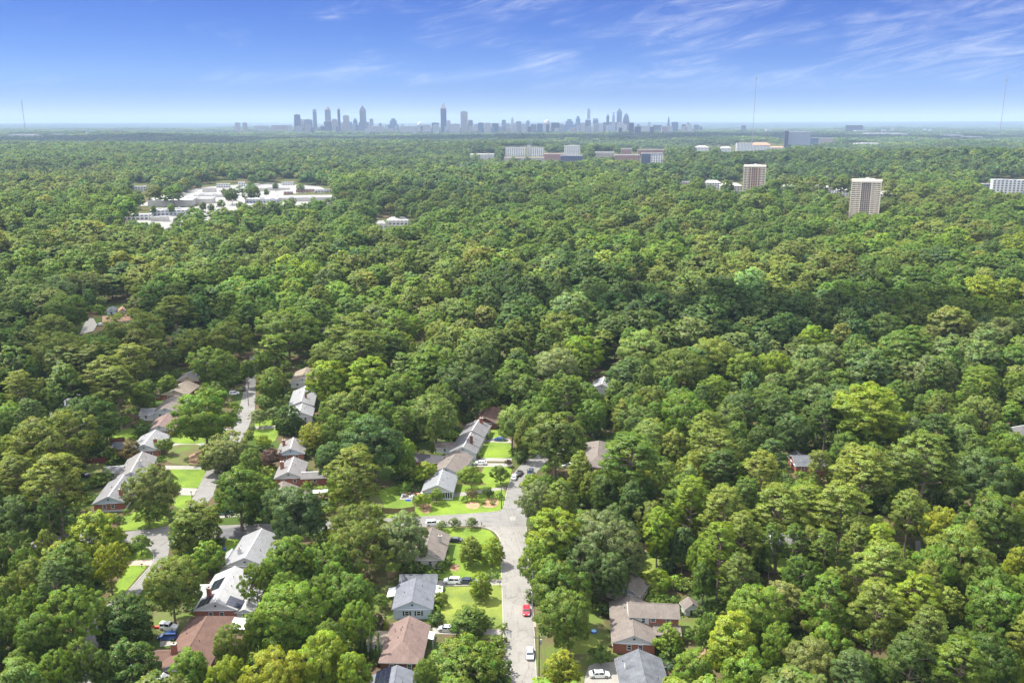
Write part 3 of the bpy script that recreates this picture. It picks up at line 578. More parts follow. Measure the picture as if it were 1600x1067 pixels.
def house(label, short, near, far, w, rk='grey', wk='brick', gk='white', rz=5.1, ez=3.0, hipn=0, hipf=0, chim=(), wings=(), nwin=(-.5, .5), shutter=False, vents=3, sol=(), doors=(), uoff=0.0, keep=True, extra=None, terr=False, base=0.0, cat='house', group='brick and sided bungalows along the streets', sidewin=True, name='house', ridge_len=None):
    A = at(*near, rz); B = at(*far, rz)
    if terr: g0 = at(near[0], near[1] + 6, 0, terrain=True); hz = g0.z; A = at(*near, rz + hz); B = at(*far, rz + hz)
    else: hz = 0.0
    L = ridge_len or hypot(B.x - A.x, B.y - A.y); ang = atan2(B.y - A.y, B.x - A.x) - pi/2
    t = thing(name, label, cat, (A.x, A.y, hz), ang, group); ca, sa = cos(ang), sin(ang)
    def g(u, v, z=0): return (A.x + u*ca - v*sa, A.y + u*sa + v*ca, z + hz)
    u0, u1 = -w/2 + uoff, w/2 + uoff; wm = WL_[wk]; gm = WL_[gk]
    v0 = .36 if not hipn else -hipn*(w/2); v1 = L - .36 if not hipf else L + hipf*(w/2)
    foot = [(u0, u1, v0, v1)]
    mb = MB(); mb.box(u0, u1, v0, v1, -.3, ez - .3, wm)
    if base: mb.box(u0 - .02, u1 + .02, v0 - .02, v1 + .02, -.3, base, WL_['white'])
    wall = mb.build('wall', t)
    roof = roof_part(t, u0, u1, v0, v1, ez, rz, 'v', hipn, hipf, RF[rk], gm)
    sl = (rz - ez)/(w/2)
    for c in chim: chimney(roof, c[0], c[1], c[2], c[3], *(c[4:6] if len(c) > 4 else ()), z0=max(0, rz - sl*abs(c[0]) - .8))
    for s in sol: solar(roof, *s[:4], 0, rz, sl, *s[4:])
    for i in range(vents):
        a = random.uniform(.2, .8)*w/2*random.choice((-1, 1)); v = random.uniform(.2, .9)*L; q = MB(); z = rz - sl*abs(a)
        q.tube([(a, v, z - .1), (a, v, z + .45)], .09, PVENT, 6); q.build('vent_pipe', roof)
    for f in nwin: window(t, (u0+u1)/2 + f*w/2*.9, v0, 1.0 + base*.3, 'n', 1.0, 1.2, shutter)
    if not gk == 'none' and not hipn:
        q = MB(); q.box(-.25, .25, -.03, .1, ez + .75, ez + 1.15, SHUT); q.build('gable_vent', t).location = ((u0+u1)/2, -.0, 0)
    if sidewin:
        n = max(2, int((v1 - v0)/3.4))
        for i in range(n):
            vv = v0 + (i + .5)*(v1 - v0)/n
            if any(abs(wg[0 if True else 1] - u1) < 1.2 and wg[2] - .8 < vv < wg[3] + .8 for wg in wings): pass
            else: window(t, u1, vv, .95, 'r', 1.1, 1.25, shutter)
            if not any(abs(wg[1] - u0) < 1.2 and wg[2] - .8 < vv < wg[3] + .8 for wg in wings): window(t, u0, vv, .95, 'l', 1.1, 1.25)
    for k, (a, b, m) in enumerate(doors):
        q = MB(); q.box(a - .48, a + .48, b - .05, b + .05, 0, 2.1, DOORM); dd = q.build('door', t); q = MB(); q.box(a - .22, a + .22, b - .07, b + .0, 1.2, 1.8, GLASS); q.build('pane', dd)
    for i, wg in enumerate(wings):                # (u0,u1,v0,v1,ez,rz,axis,roofkey,wallkey[,hip near,hip far])
        a0, a1, b0, b1, e, r, ax, rkk, wkk = wg[:9]; hn, hf = wg[9:11] if len(wg) > 9 else (0, 0)
        q = MB(); q.box(a0, a1, b0, b1, -.3, e - .3, WL_[wkk]); q.build('wing_wall', t); foot.append((a0, a1, b0, b1))
        roof_part(t, a0, a1, b0, b1, e, r, ax, hn, hf, RF[rkk], gm)
        if b1 - b0 > 2: window(t, (a1 if a1 > u1 else a0), (b0+b1)/2, .95, 'r' if a1 > u1 else 'l')
        if a1 - a0 > 2.4: window(t, (max(a0, u1) + a1)/2 if a1 > u1 + 1 else (a0 + min(a1, u0))/2, b0, .95, 'n')
    if extra: extra(t, dict(u0=u0, u1=u1, v0=v0, v1=v1, rz=rz, ez=ez, sl=sl, L=L, roof=roof, w=w))
    for a0, a1, b0, b1 in foot:
        pts = [g(a, b) for a in (a0, a1) for b in (b0, b1)]
        OPEN_G.append([g(a0 - 1, b0 - 1)[:2], g(a1 + 1, b0 - 1)[:2], g(a1 + 1, b1 + 1)[:2], g(a0 - 1, b1 + 1)[:2]])
    if keep:
        P_ = []
        for a, b in ((u0, v0), (u1, v0), (u1, v1), (u0, v1)):
            for z in (0.8, ez + .5): x, y, z = g(a, b, z); q = proj(x, y, z); P_.append((q[0], q[1]))
        q = proj(*g((u0+u1)/2, v0, rz)); P_.append((q[0], q[1])); q = proj(*g((u0+u1)/2, v1, rz)); P_.append((q[0], q[1]))
        KEEP.append(hull(P_)); FAR_CLEAR.append(hull(P_))
    q = proj(*g((u0+u1)/2, (v0+v1)/2, 3)); LAND.append((q[0], q[1], short)); return t, g
def hull(P_):
    P_ = sorted(set(P_)); 
    def half(ps):
        h = []
        for p in ps:
            while len(h) > 1 and (h[-1][0]-h[-2][0])*(p[1]-h[-2][1]) - (h[-1][1]-h[-2][1])*(p[0]-h[-2][0]) <= 0: h.pop()
            h.append(p)
        return h[:-1]
    return half(P_) + half(P_[::-1])
def awning(u0, u1, v0, v1, z0, z1, name='awning', mat=None):
    def f(t, d):
        q = MB(); m = mat or TRIM
        q.solid([(u0, v0, z0), (u1, v0, z1), (u1, v1, z1), (u0, v1, z0)], [(u0, v0, z0 + .12), (u1, v0, z1 + .12), (u1, v1, z1 + .12), (u0, v1, z0 + .12)], m)
        o = q.build(name, t); uu = u0 if abs(u0) > abs(u1) else u1; zz = z0 if uu == u0 else z1
        for vv in (v0 + .1, v1 - .1): q = MB(); q.tube([(uu - .1*(1 if uu > 0 else -1), vv, 0), (uu - .1*(1 if uu > 0 else -1), vv, zz)], .07, TRIM, 5); q.build('post', o)
    return f
def both(*fs):
    def f(t, d):
        for x in fs: x(t, d)
    return f
def sunroom(t, d):
    q = MB(); q.box(d['u1'] - 3.2, d['u1'] - .05, d['v0'] - .12, d['v0'] + .02, .5, 2.5, GLASS); o = q.build('sunroom_glass', t); q = MB()
    for i in range(5): x = d['u1'] - 3.2 + i*.775; q.box(x - .09, x + .09, d['v0'] - .17, d['v0'] - .125, .0, 2.62, TRIM)
    q.box(d['u1'] - 3.2, d['u1'], d['v0'] - .16, d['v0'] - .12, 0, .5, TRIM); q.build('sunroom_frame', t)
def dormer(t, d):                                 # small triangular skylight box on the left slope
    z = lambda u: d['rz'] - d['sl']*abs(u); q = MB(); v = d['L'] - 5.4
    q.solid([(-3.6, v, z(3.6)), (-1.4, v, z(1.4) - .1), (-1.4, v + 1.5, z(1.4) - .1), (-3.6, v + 1.5, z(3.6))], [(-3.6, v, z(3.6) + .9), (-1.4, v, z(1.4) + .1), (-1.4, v + 1.5, z(1.4) + .1), (-3.6, v + 1.5, z(3.6) + .9)], TRIM, RF['slate']); q.build('dormer', d['roof'])
H = H
house('pale blue house with dark shutters and grey blue roof beyond the rose brown roof', 'the pale blue house with dark shutters', (643.8, 938.5), (650.5, 901), 9.4, 'blue', 'ice', 'ice', shutter=True, rz=5.2, ez=3.1, nwin=(-.33, .36), wings=[(-4.4, 4.9, 12.9, 17.6, 2.7, 4.2, 'u', 'slate', 'ice')], extra=both(awning(4.9, 6.9, 8.2, 12.2, 2.7, 2.2), awning(-7.2, -4.9, 7.0, 11.5, 2.2, 2.7)))
house('brick house under a large rose brown hipped roof beside four dark cypresses', 'the rose brown hipped roof', (629.5, 1001.5), (640.5, 961), 9.0, 'rose', 'brickd', 'brick', hipn=.95, rz=5.3, ez=3.0, vents=7, nwin=(-.5, .5), wings=[(-9.0, -4.5, 3.6, 8.4, 2.5, 2.95, 'u', 'tan', 'white')], extra=both(awning(4.6, 6.2, 5.5, 8.6, 2.7, 2.3)))
house('slate grey gabled house with dark solar panels, nearest one on the bottom edge', 'the slate roof with solar panels', (613, 1082), (620.5, 1038), 10.4, 'blue', 'greyw', 'ice', rz=5.3, ez=3.0, sol=[(-4.6, -1.2, 2.2, 10.4, 3, 5)], wings=[(5.2, 7.0, 2.0, 7.0, 2.5, 3.2, 'v', 'blue', 'ice')])
house('cream house with long dark taupe roof, half under the silvery oak by the corner', 'the cream house by the street corner', (664, 862), (676, 823), 9.6, 'taupe', 'cream', 'cream', rz=5.2, nwin=(-.4, .3), chim=[(3.0, 9, 5.6, 'white')])
house('house with light grey metal roof and glazed sunroom facing the corner lawn', 'the metal roofed house with a sunroom', (683.2, 757.5), (691.4, 733), 9.8, 'metal', 'ice', 'white', rz=5.2, nwin=(-.5,), extra=sunroom)
house('long house with pale taupe roof and a brick wing behind the sunroom house', 'the pale taupe roof in the row', (697, 729.5), (718, 702), 9.6, 'taupe', 'white', 'white', rz=5.1, wings=[(-17, -4.6, 9.5, 14.5, 2.8, 4.3, 'u', 'dark', 'brick')], vents=2)
house('grey roofed house with a tall dark brick chimney in the middle of the row', 'the house with the tall dark chimney', (723, 698), (736.3, 674.5), 9.4, 'grey', 'white', 'white', rz=5.1, chim=[(2.0, 6.2, 7.3, 'brickd', 1.0, .7)], wings=[(-11, -4.5, 5, 9.5, 2.7, 4.0, 'u', 'taupe', 'white')])
house('grey roofed house with red brick chimney, farthest of the sunlit row', 'the farthest grey roof of the row', (737, 672.5), (748.5, 655), 9.2, 'grey', 'white', 'white', rz=5.1, chim=[(1.5, 11, 6.5, 'brick', 1.3, .8)])
house('dark brown roof in deep shade behind the last house of the row', 'the dark brown roof in shade', (758, 652), (771, 634), 9.0, 'brown', 'brickd', 'brickd', rz=5.0)
house('pale grey roofed brick house with pale blue gable and brick chimney behind purple tree', 'the grey roof behind the purple tree', (453.5, 700.5), (458.5, 683), 9.2, 'pale', 'brick', 'ice', rz=5.1, chim=[(-3.0, 7, 5.9, 'brick', 1.0, .8)], vents=1)
house('brick house with white capped chimney and a long side wing over a porch', 'the roof with a white capped chimney', (450, 737), (459, 713), 9.0, 'pale', 'brick', 'white', rz=5.1, chim=[(-2.9, 6.5, 6.3, 'brick', 1.2, .8, )], wings=[(4.4, 13.0, -.2, 3.6, 2.9, 4.2, 'u', 'pale', 'brick')])
house('taupe roofed house with flat white carport among pale trees', 'the roof with the flat white carport', (438, 776), (442.5, 751), 8.6, 'taupe', 'cream', 'white', rz=5.0, wings=[(4.2, 8.5, 5.5, 8.5, 2.7, 3.4, 'u', 'taupe', 'cream')], extra=awning(8.7, 14.6, 5.8, 8.6, 2.9, 2.8, 'carport'))
house('tan roofed house, farthest of the pale roofs beside the round olive tree', 'the tan roof beyond the pale roofs', (472, 590), (480, 573), 10.5, 'tan', 'white', 'white', rz=5.0, ez=2.8)
house('light grey roof with a small red chimney behind bright green trees', 'the roof with a small red chimney', (470, 627), (477, 603), 10, 'lgrey', 'white', 'white', rz=5.0, chim=[(1.5, 7, 6.2, 'brick')])
house('very pale grey roof peeking out under bright green trees', 'the very pale roof under bright trees', (468, 643), (472, 630), 9.6, 'lgrey', 'white', 'white', rz=5.0)
house('brick bungalow with grey roof, brick chimney and white foundation at the street bend', 'the brick bungalow with white foundation', (168.4, 775.5), (193, 742), 9.2, 'grey', 'brick', 'ice', rz=5.4, ez=3.3, base=.7, chim=[(3.0, 3.4, 6.2, 'brick', 1.1, .8)], nwin=(-.35, .25))
house('white sided house with grey roof and white chimney between two brick bungalows', 'the white house with a white chimney', (204, 737), (222, 705), 9.2, 'pale', 'white', 'white', rz=5.2, chim=[(1.5, 7.5, 6.1, 'white', 1.1, .8)], wings=[(-10.5, -4.4, 7.5, 12.0, 2.8, 4.0, 'u', 'grey', 'cream')])
house('brick house with bluish grey roof and brick chimney above the dark lawn', 'the bluish roof above the dark lawn', (224, 694), (242.5, 671), 10.2, 'lgrey', 'brick', 'white', rz=5.3, chim=[(3.2, 3.8, 5.9, 'brick', 1.2, .8)], wings=[(-12.5, -4.9, 4.5, 9.5, 2.8, 4.1, 'u', 'blue', 'brick')])
house('brown roofed house with a white gable under the big light green tree', 'the brown roof under the light green tree', (248, 664), (265, 644), 10, 'rose', 'brick', 'white', rz=5.1)
house('taupe and grey roofed house behind the brown roof on the west street', 'the taupe roof behind the brown one', (257, 637), (276, 617), 10, 'taupe', 'white', 'white', rz=5.1, wings=[(-10, -4.8, -1, 6, 2.8, 4.2, 'u', 'lgrey', 'white')])
house('wide tan roofed house with several gables near the top of the west street', 'the wide tan roof on the west street', (271, 609), (293, 594), 11, 'tan', 'brick', 'tanw', rz=5.2, wings=[(-11, -5.2, 2, 9, 2.9, 4.4, 'u', 'rose', 'brick')])
house('dark taupe roof mostly hidden by trees near the top of the west street', 'the dark taupe roof under trees', (292, 587), (306, 576), 10, 'dark', 'brickd', 'tanw', rz=5.2)
house('brick house with a chestnut brown roof, brick chimney and white gutters at bottom left', 'the chestnut brown roof', (283.8, 1031.5), (324.5, 961.5), 10.2, 'brown', 'brick', 'white', rz=5.3, hipf=.7, vents=3, nwin=(-.6, .6), chim=[(-3.4, 5.0, 6.2, 'brick', 1.1, .9)], wings=[(4.9, 10.2, 8.2, 14.4, 2.8, 4.4, 'u', 'brown', 'brick'), (-8.4, -4.9, 3.2, 8.6, 2.5, 3.8, 'u', 'brown', 'brick')], extra=awning(5.2, 9.0, 16.6, 21.5, 2.8, 2.5, 'white_canopy'))
house('brick house with a bright white roof carrying black solar panels', 'the white roof with solar panels', (335.5, 939.5), (367.5, 884), 10.0, 'white', 'brick', 'white', rz=5.4, ez=3.2, chim=[(-2.9, 5.0, 6.3, 'brick', 1.0, 1.0)], nwin=(-.3, .3), sol=[(-4.9, -1.5, .4, 4.3, 3, 4), (-4.2, -1.2, 7.4, 13.2, 2, 5), (2.4, 7.2, .5, 4.6, 4, 3)], wings=[(4.95, 8.9, .4, 10.5, 2.4, 3.2, 'v', 'white', 'white'), (-8.0, -4.9, 9.5, 13.5, 2.6, 3.7, 'u', 'white', 'greyw')], vents=4)
house('pale grey roofed house with white gable beyond the solar roof', 'the pale grey roof beyond the solar panels', (381.5, 871), (409, 825), 10.4, 'lgrey', 'white', 'white', rz=5.3, chim=[(-2.6, 4.5, 5.6, 'white')], wings=[(-7.2, -5.1, 1.0, 9, 2.6, 3.2, 'v', 'lgrey', 'white')], nwin=())
house('corner of a grey roof at the bottom beside the chestnut brown roof', 'the grey roof corner at the bottom', (222, 1092), (256, 1050), 9.6, 'lgrey', 'brick', 'white', rz=5.1)
def two_storey(t, d):
    u0, u1, v0, v1 = -.2, 10.9, 7.5, 13.5
    q = MB(); q.box(3.9, u1, v0, v1, -.3, 5.55, WL_['brick']); q.box(u0 - .5, 3.9, v0 - .03, v1, 2.5, 5.55, WL_['white']); q.build('upper_wall', t)
    roof_part(t, u0 - .5, u1, v0, v1, 5.7, 7.4, 'u', 0, 0, RF['taupe'], WL_['brick'])
    window(t, 2.6, v0 - .03, 3.9, 'n', .9, 1.2); window(t, 4.9, v0, 4.2, 'n', 1.1, .9); window(t, 8.4, v0, 3.9, 'n', .9, 1.3)
    q = MB(); zt, zb = 3.55, 2.75
    q.solid([(4.75, v0 - 3.4, zb - .16), (u1 + .5, v0 - 3.4, zb - .16), (u1 + .5, v0, zt - .16), (4.75, v0, zt - .16)], [(4.75, v0 - 3.4, zb), (u1 + .5, v0 - 3.4, zb), (u1 + .5, v0, zt), (4.75, v0, zt)], RF['taupe']); q.build('porch_roof', t)
    q = MB(); q.box(4.8, u1, v0 - 2.9, v0, -.3, 2.6, WL_['green']); q.box(u1 - .2, u1, v0 - 3.2, v0 - 3.0, 0, 2.6, TRIM); q.build('porch_wall', t)
    q = MB(); q.box(5.9, 7.0, v0 - 2.98, v0 - 2.9, 0, 2.15, DOORM); dd = q.build('door', t); q = MB(); q.box(6.15, 6.75, v0 - 3.02, v0 - 2.98, .9, 1.9, GLASS); q.build('pane', dd)
    window(t, 8.6, v0 - 2.9, 1.1, 'n', .9, 1.1); window(t, 10.0, v0 - 2.9, 1.1, 'n', .9, 1.1)
house('L shaped house with dappled taupe roof, brick and white upper floor and porch', 'the house with an upper floor and porch', (991.3, 992.2), (984.5, 929), 9.6, 'taupe', 'brick', 'white', rz=5.0, ez=3.0, nwin=(-.25, .35), vents=3, extra=two_storey)
house('taupe roofed house behind the L shaped one, seen between tree crowns', 'the taupe roof behind the upper floor', (972, 912), (988, 893), 9.0, 'taupe', 'cream', 'greyw', rz=5.1)
house('slate shingled house with dark ridge and small dormer at the bottom edge', 'the slate roof with a small dormer', (1014, 1080), (997.5, 1012.7), 9.8, 'slate', 'greyw', 'white', rz=5.3, ez=3.0, extra=dormer, vents=2)
house('grey roofed brick house with white porch gable and red fence in a forest gap', 'the brick house with a red fence', (1237, 711), (1284, 711), 9.0, 'slate', 'brick', 'brick', rz=5.0, wings=[(-7.0, -4.4, 1.5, 6.5, 2.9, 4.0, 'u', 'grey', 'brick')], chim=[(1.0, 8, 6.0, 'brickd', 1.0, .8)])
house('small pale pink roof peeking over pines left of the brick house', 'the pale pink roof over the pines', (1198, 712), (1206, 705), 7, 'tan', 'tanw', 'tanw', rz=4.6)
house('taupe hipped roof between the big dark oak and the round pine', 'the taupe hipped roof past the big oak', (934, 712), (936, 688), 9.2, 'taupe', 'brick', 'white', rz=5.4, hipn=.9, hipf=.9, chim=[(-4.2, 0, 5.2, 'white')])
house('white walled house glimpsed between tall pine trunks', 'the white house behind pine trunks', (1205, 832), (1285, 838), 8, 'grey', 'greyw', 'greyw', rz=5.0, keep=False)
house('grey roof glimpsed at the right edge of the forest', 'the grey roof at the right edge', (1577, 668), (1600, 664), 9, 'grey', 'white', 'white', rz=5.2)
house('dark grey roof among dark trees above the pale blue tree', 'the dark grey roof in the mid forest', (836, 549), (852, 549), 9, 'slate', 'white', 'white', rz=5.2, terr=True)
house('white house glimpsed between the pale tree and dark crowns', 'the white house among mid forest crowns', (940, 600), (944, 588), 9, 'lgrey', 'white', 'white', rz=5.2)
house('white house with dark roof on the left edge of the picture', 'the white house with a dark roof', (14, 566), (34, 548), 10, 'slate', 'white', 'white', rz=5.4, chim=[(2.5, 6, 6.6, 'white', 1.4, 1.0)])
house('grey roofed house with a white chimney in the shaded western trees', 'the grey roof in western shade', (93, 640), (122, 615), 9.5, 'slate', 'white', 'white', rz=5.0, chim=[(-2.8, 1.6, 6.0, 'white', 1.4, 1.0)])
house('orange tan roofed ranch house in a clearing with two small sheds', 'the orange tan roof in the clearing', (160, 494), (206, 491), 11, 'orange', 'tanw', 'tanw', rz=5.4, terr=True, chim=[(1.0, 12, 6.8, 'brickd')])
house('small pale roof peeking from the mid forest beside a lone pine', 'the small pale roof in mid forest', (502, 513), (513, 512), 7, 'lgrey', 'white', 'white', rz=5.0, terr=True)
# ---- sheds
def shed(label, short, near, far, w, wk, rk, rz=3.3, ez=2.1, terr=False):
    t, g = house(label, short, near, far, w, rk, wk, wk, rz=rz, ez=ez, nwin=(), vents=0, sidewin=False, cat='shed', group=None, name='shed', terr=terr)
    q = MB(); q.box(-.55, .55, .28, .34, 0, 1.8, SHUT); q.build('door', t)
shed('white garden shed with dark doorway right of the L shaped house', 'the white garden shed', (1083.4, 943), (1075, 931), 3.6, 'white', 'taupe', 3.5, 2.3)
shed('pale blue shed behind the orange tan roof', 'the pale blue shed', (173, 482), (176, 478), 5, 'ice', 'slate', 4.2, 2.9, terr=True)
shed('orange shed behind the orange tan roof', 'the orange shed', (191, 482), (191, 478), 4.5, 'tanw', 'orange', 4.6, 3.0, terr=True)
FAR_CLEAR += [[(118, 492), (215, 486), (240, 490), (238, 496), (212, 496), (212, 508), (150, 510), (150, 528), (122, 528)], [(396, 545), (404, 545), (400, 600), (394, 640), (374, 640), (376, 600)]]
KEEP += [[(372, 608), (402, 560), (404, 640), (372, 640)]]
def terr_sheet(name, px, mat, lift=.3, n=10):
    """A paved area following rolling ground."""
    g = [at(a, b, 0, terrain=True) for a, b in px]; mb = MB(); c = Vector((sum(p.x for p in g)/len(g), sum(p.y for p in g)/len(g)))
    rings = []
    for k in range(n + 1):
        f = 1 - k/n*.98; rings.append([(c.x + (p.x - c.x)*f, c.y + (p.y - c.y)*f) for p in g])
    for A, B in zip(rings, rings[1:]):
        for i in range(len(g)):
            j = (i + 1) % len(g); q = [A[i], A[j], B[j], B[i]]; mb.poly([(x, y, float(H(x, y)) + lift) for x, y in q], mat)
    tag(mb.build(name), kind='structure')
terr_sheet('courtyard', [(124, 524), (146, 518), (152, 508), (146, 498), (137, 498), (130, 510)], CONC)
terr_sheet('yard_lawn', [(150, 524), (178, 512), (212, 508), (212, 515), (160, 530)], LAWN)
# ------------------------------------------------------------------ cars
PAINT = {'red': P('red_paint', (.62, .012, .03), .25, spec=.6, coat=.6), 'white': P('white_paint', (.78, .78, .77), .3, spec=.6, coat=.5), 'silver': P('silver_paint', (.55, .56, .57), .3, metal=.5, coat=.5), 'blue': P('blue_paint', (.02, .06, .22), .25, spec=.6, coat=.6),
         'dark': P('dark_blue_paint', (.03, .04, .07), .25, spec=.6, coat=.6), 'black': P('black_paint', (.02, .02, .022), .25, spec=.6, coat=.6), 'grey': P('grey_paint', (.22, .23, .25), .3, spec=.6, coat=.6), 'sky': P('pale_blue_paint', (.12, .25, .42), .3, coat=.5)}
CGL = P('car_glass', (.02, .03, .035), .06, spec=.8); TYRE = P('tyre_rubber', (.02, .02, .02), .85); RIM = P('wheel_rim', (.45, .45, .46), .35, metal=.7); LAMP = P('headlamp_lens', (.8, .8, .8), .15); TAIL = P('tail_lamp_lens', (.45, .01, .01), .25); PLAS = P('black_plastic', (.03, .03, .03), .6)
CARP = {'sedan': dict(L=4.6, W=1.8, belt=.92, top=1.43, hood=.98, x=(-1.75, -1.0, .75, 1.35), deck=1.0), 'suv': dict(L=4.6, W=1.86, belt=1.05, top=1.70, hood=1.1, x=(-2.15, -1.9, .6, 1.2), deck=1.08),
        'hatch': dict(L=4.2, W=1.78, belt=.92, top=1.42, hood=.96, x=(-1.95, -1.45, .55, 1.2), deck=.98), 'jeep': dict(L=4.3, W=1.85, belt=1.15, top=1.85, hood=1.2, x=(-2.05, -1.95, .45, .75), deck=1.15)}
def car(label, short, px, front, color, kind='sedan', name=None):
    c = CARP[kind]; p = at(*px); q = at(*front); a = atan2(q.y - p.y, q.x - p.x); pt = PAINT[color]
    t = thing(name or 'parked_car', label, 'car', (p.x, p.y, .05), a, 'cars parked on the streets and drives'); L2, W2 = c['L']/2, c['W']/2
    # body: loft of cross-sections along the car
    secs = [(-L2, .62, .34, .68, c['deck'] - .12), (-L2 + .12, .80, .24, .86, c['deck'] - .02), (-L2 + .55, .95, .2, 1.0, c['deck']), (-.9, .97, .18, 1.0, c['belt'] + .02), (.6, .97, .18, 1.0, c['belt']), (1.2, .96, .2, .98, c['hood'] - .02), (L2 - .45, .93, .22, .95, c['hood'] - .16), (L2 - .1, .8, .28, .84, c['hood'] - .28), (L2, .6, .36, .62, c['hood'] - .38)]
    mb = MB(); rings = []; k = mb.slot(pt)
    for x, wb, zb, wt, zt in secs:
        b = len(mb.v); zm = zb + (zt - zb)*.6; mb.v += [(x, -W2*wb, zb), (x, W2*wb, zb), (x, W2*wt, zb + .18), (x, W2*wt, zm), (x, W2*wt*.93, zt), (x, -W2*wt*.93, zt), (x, -W2*wt, zm), (x, -W2*wt, zb + .18)]; rings.append(b)
    for A, B in zip(rings, rings[1:]):
        for j in range(8): mb.f.append((A + j, A + (j+1) % 8, B + (j+1) % 8, B + j)); mb.mi.append(k)
    mb.f.append(tuple(rings[0] + j for j in reversed(range(8)))); mb.mi.append(k); mb.f.append(tuple(rings[-1] + j for j in range(8))); mb.mi.append(k)
    mb.build('body', t, smooth=False)
    x0, x1, x2, x3 = c['x']; z0, z1 = c['belt'] - .04, c['top']; g = MB(); wb, wt = W2*.92, W2*.74
    g.solid([(x0, -wb, z0), (x3, -wb, z0), (x3, wb, z0), (x0, wb, z0)], [(x1, -wt, z1 - .05), (x2, -wt, z1 - .05), (x2, wt, z1 - .05), (x1, wt, z1 - .05)], CGL); g.build('window', t)
    r = MB(); r.solid([(x1 - .08, -wt - .03, z1 - .05), (x2 + .06, -wt - .03, z1 - .05), (x2 + .06, wt + .03, z1 - .05), (x1 - .08, wt + .03, z1 - .05)], [(x1 + .08, -wt + .08, z1 + .02), (x2 - .12, -wt + .08, z1 + .02), (x2 - .12, wt - .08, z1 + .02), (x1 + .08, wt - .08, z1 + .02)], pt)
    for s in (-1, 1):                             # pillars, proud of the glass
        for (xa, xb, wd) in ((x0, x1, .16), (x3, x2, .10), ((x0 + x3)/2 - .1, (x1 + x2)/2 - .1, .10)):
            d = wd*(1 if xa < 0 else -1); r.solid([(xa - .01, s*(wb - .01), z0), (xa + d, s*(wb - .01), z0), (xa + d, s*(wb + .025), z0), (xa - .01, s*(wb + .025), z0)][::1 if (s > 0) == (d > 0) else -1], [(xb - .01, s*(wt - .01), z1 - .04), (xb + d, s*(wt - .01), z1 - .04), (xb + d, s*(wt + .03), z1 - .04), (xb - .01, s*(wt + .03), z1 - .04)][::1 if (s > 0) == (d > 0) else -1], pt)
    r.build('roof', t)
    for x in (-L2 + .85, L2 - .85):
        for s in (-1, 1):
            w = MB(); w.tube([(x, s*(W2 - .20), .33), (x, s*(W2 + .015), .33)], .33, TYRE, 14); wo = w.build('wheel', t); w = MB(); w.tube([(x, s*(W2 + .01), .33), (x, s*(W2 + .03), .33)], .19, RIM, 10); w.build('rim', wo)
    for s in (-1, 1):
        m = MB(); m.box(L2 - .22, L2 - .02, s*W2*.66 - .2, s*W2*.66 + .2, c['hood'] - .40, c['hood'] - .28, LAMP); m.build('headlight', t)
        m = MB(); m.box(-L2 - .01, -L2 + .15, s*W2*.6 - .17, s*W2*.6 + .17, c['deck'] - .36, c['deck'] - .2, TAIL); m.build('tail_light', t)
        m = MB(); m.box(x3 - .35, x3 - .15, s*(W2 + .02) - .08, s*(W2 + .02) + .08, c['belt'] - .02, c['belt'] + .13, pt); m.build('mirror', t)
    KEEP.append([(px[0]-13, px[1]-9), (px[0]+13, px[1]-9), (px[0]+13, px[1]+8), (px[0]-13, px[1]+8)]); LAND.append((px[0], px[1], short)); return t
car('bright red car parked on the right edge of the main road', 'the red car', (822.2, 957), (822.8, 975), 'red', 'hatch')
car('silver white car parked by the utility pole on the main road', 'the silver car on the road', (828, 1024), (828.5, 1040), 'silver', 'sedan')
car('white sport utility car on the driveway of the pale blue house', 'the white car on the driveway', (706.5, 910.5), (690, 910), 'white', 'suv')
car('dark blue car behind the white one on the same driveway', 'the dark car on the driveway', (729, 910.5), (715, 910), 'dark', 'sedan')
car('silver sedan half hidden under the dark green oval tree', 'the silver sedan under the tree', (699, 985.5), (680, 984), 'silver', 'sedan')
car('white sedan on the concrete drive beside the slate shingled house', 'the white sedan at the bottom', (936.5, 1056.5), (955, 1056), 'white', 'sedan')
car('blue sedan on the short drive above the small bright lawn', 'the blue sedan on the short drive', (781, 688.5), (770, 688), 'blue', 'sedan')
car('white compact car on the drive beside the clipped hedge', 'the white car by the hedge', (751, 725.5), (740, 725), 'white', 'hatch')
car('white car parked on the bend of the upper road', 'the white car on the bend', (803.5, 747.5), (806, 742), 'white', 'sedan')
car('black car parked on the bend in front of the white one', 'the black car on the bend', (811.5, 741.5), (815, 737), 'black', 'sedan')
car('dark car on the upper road under the overhanging oak', 'the dark car under the oak', (829, 741), (826, 748), 'dark', 'suv')
car('black sedan in front of the cream corner house', 'the black sedan by the corner house', (711, 846.5), (700, 846), 'black', 'sedan')
car('white car standing on the cross street behind two small trees', 'the white car on the cross street', (677, 820), (690, 819), 'white', 'suv')
car('white four wheel drive with open back on the lower left lawn', 'the white jeep', (264, 983), (275, 984), 'white', 'jeep')
car('blue sport utility car beside the white four wheel drive', 'the blue car by the brown roof', (263, 997.5), (250, 998), 'blue', 'suv')
car('white car at the kerb near the top of the west street', 'the white car up the west street', (366, 616.5), (378, 615.5), 'white', 'suv')
car('black car at the top of the west street by the kerb', 'the black car up the west street', (381, 609.5), (382, 604), 'black', 'sedan')
car('silver grey car driving down the middle of the west street', 'the grey car on the west street', (353, 676.5), (350, 684), 'silver', 'sedan', name='driving_car')
car('black car in the shaded back yard left of the white sided house', 'the black car in the back yard', (131, 744.5), (120, 743), 'black', 'sedan')
car('pale blue car under the tree beside the west street', 'the pale blue car', (350, 803), (338, 804), 'sky', 'sedan')
car('white car beside the pale blue one under the tree', 'the white car under the street tree', (366, 800), (355, 801), 'white', 'sedan')
car('white car in the shade below the big oak right of the road', 'the white car below the big oak', (888, 729), (900, 728), 'white', 'sedan')
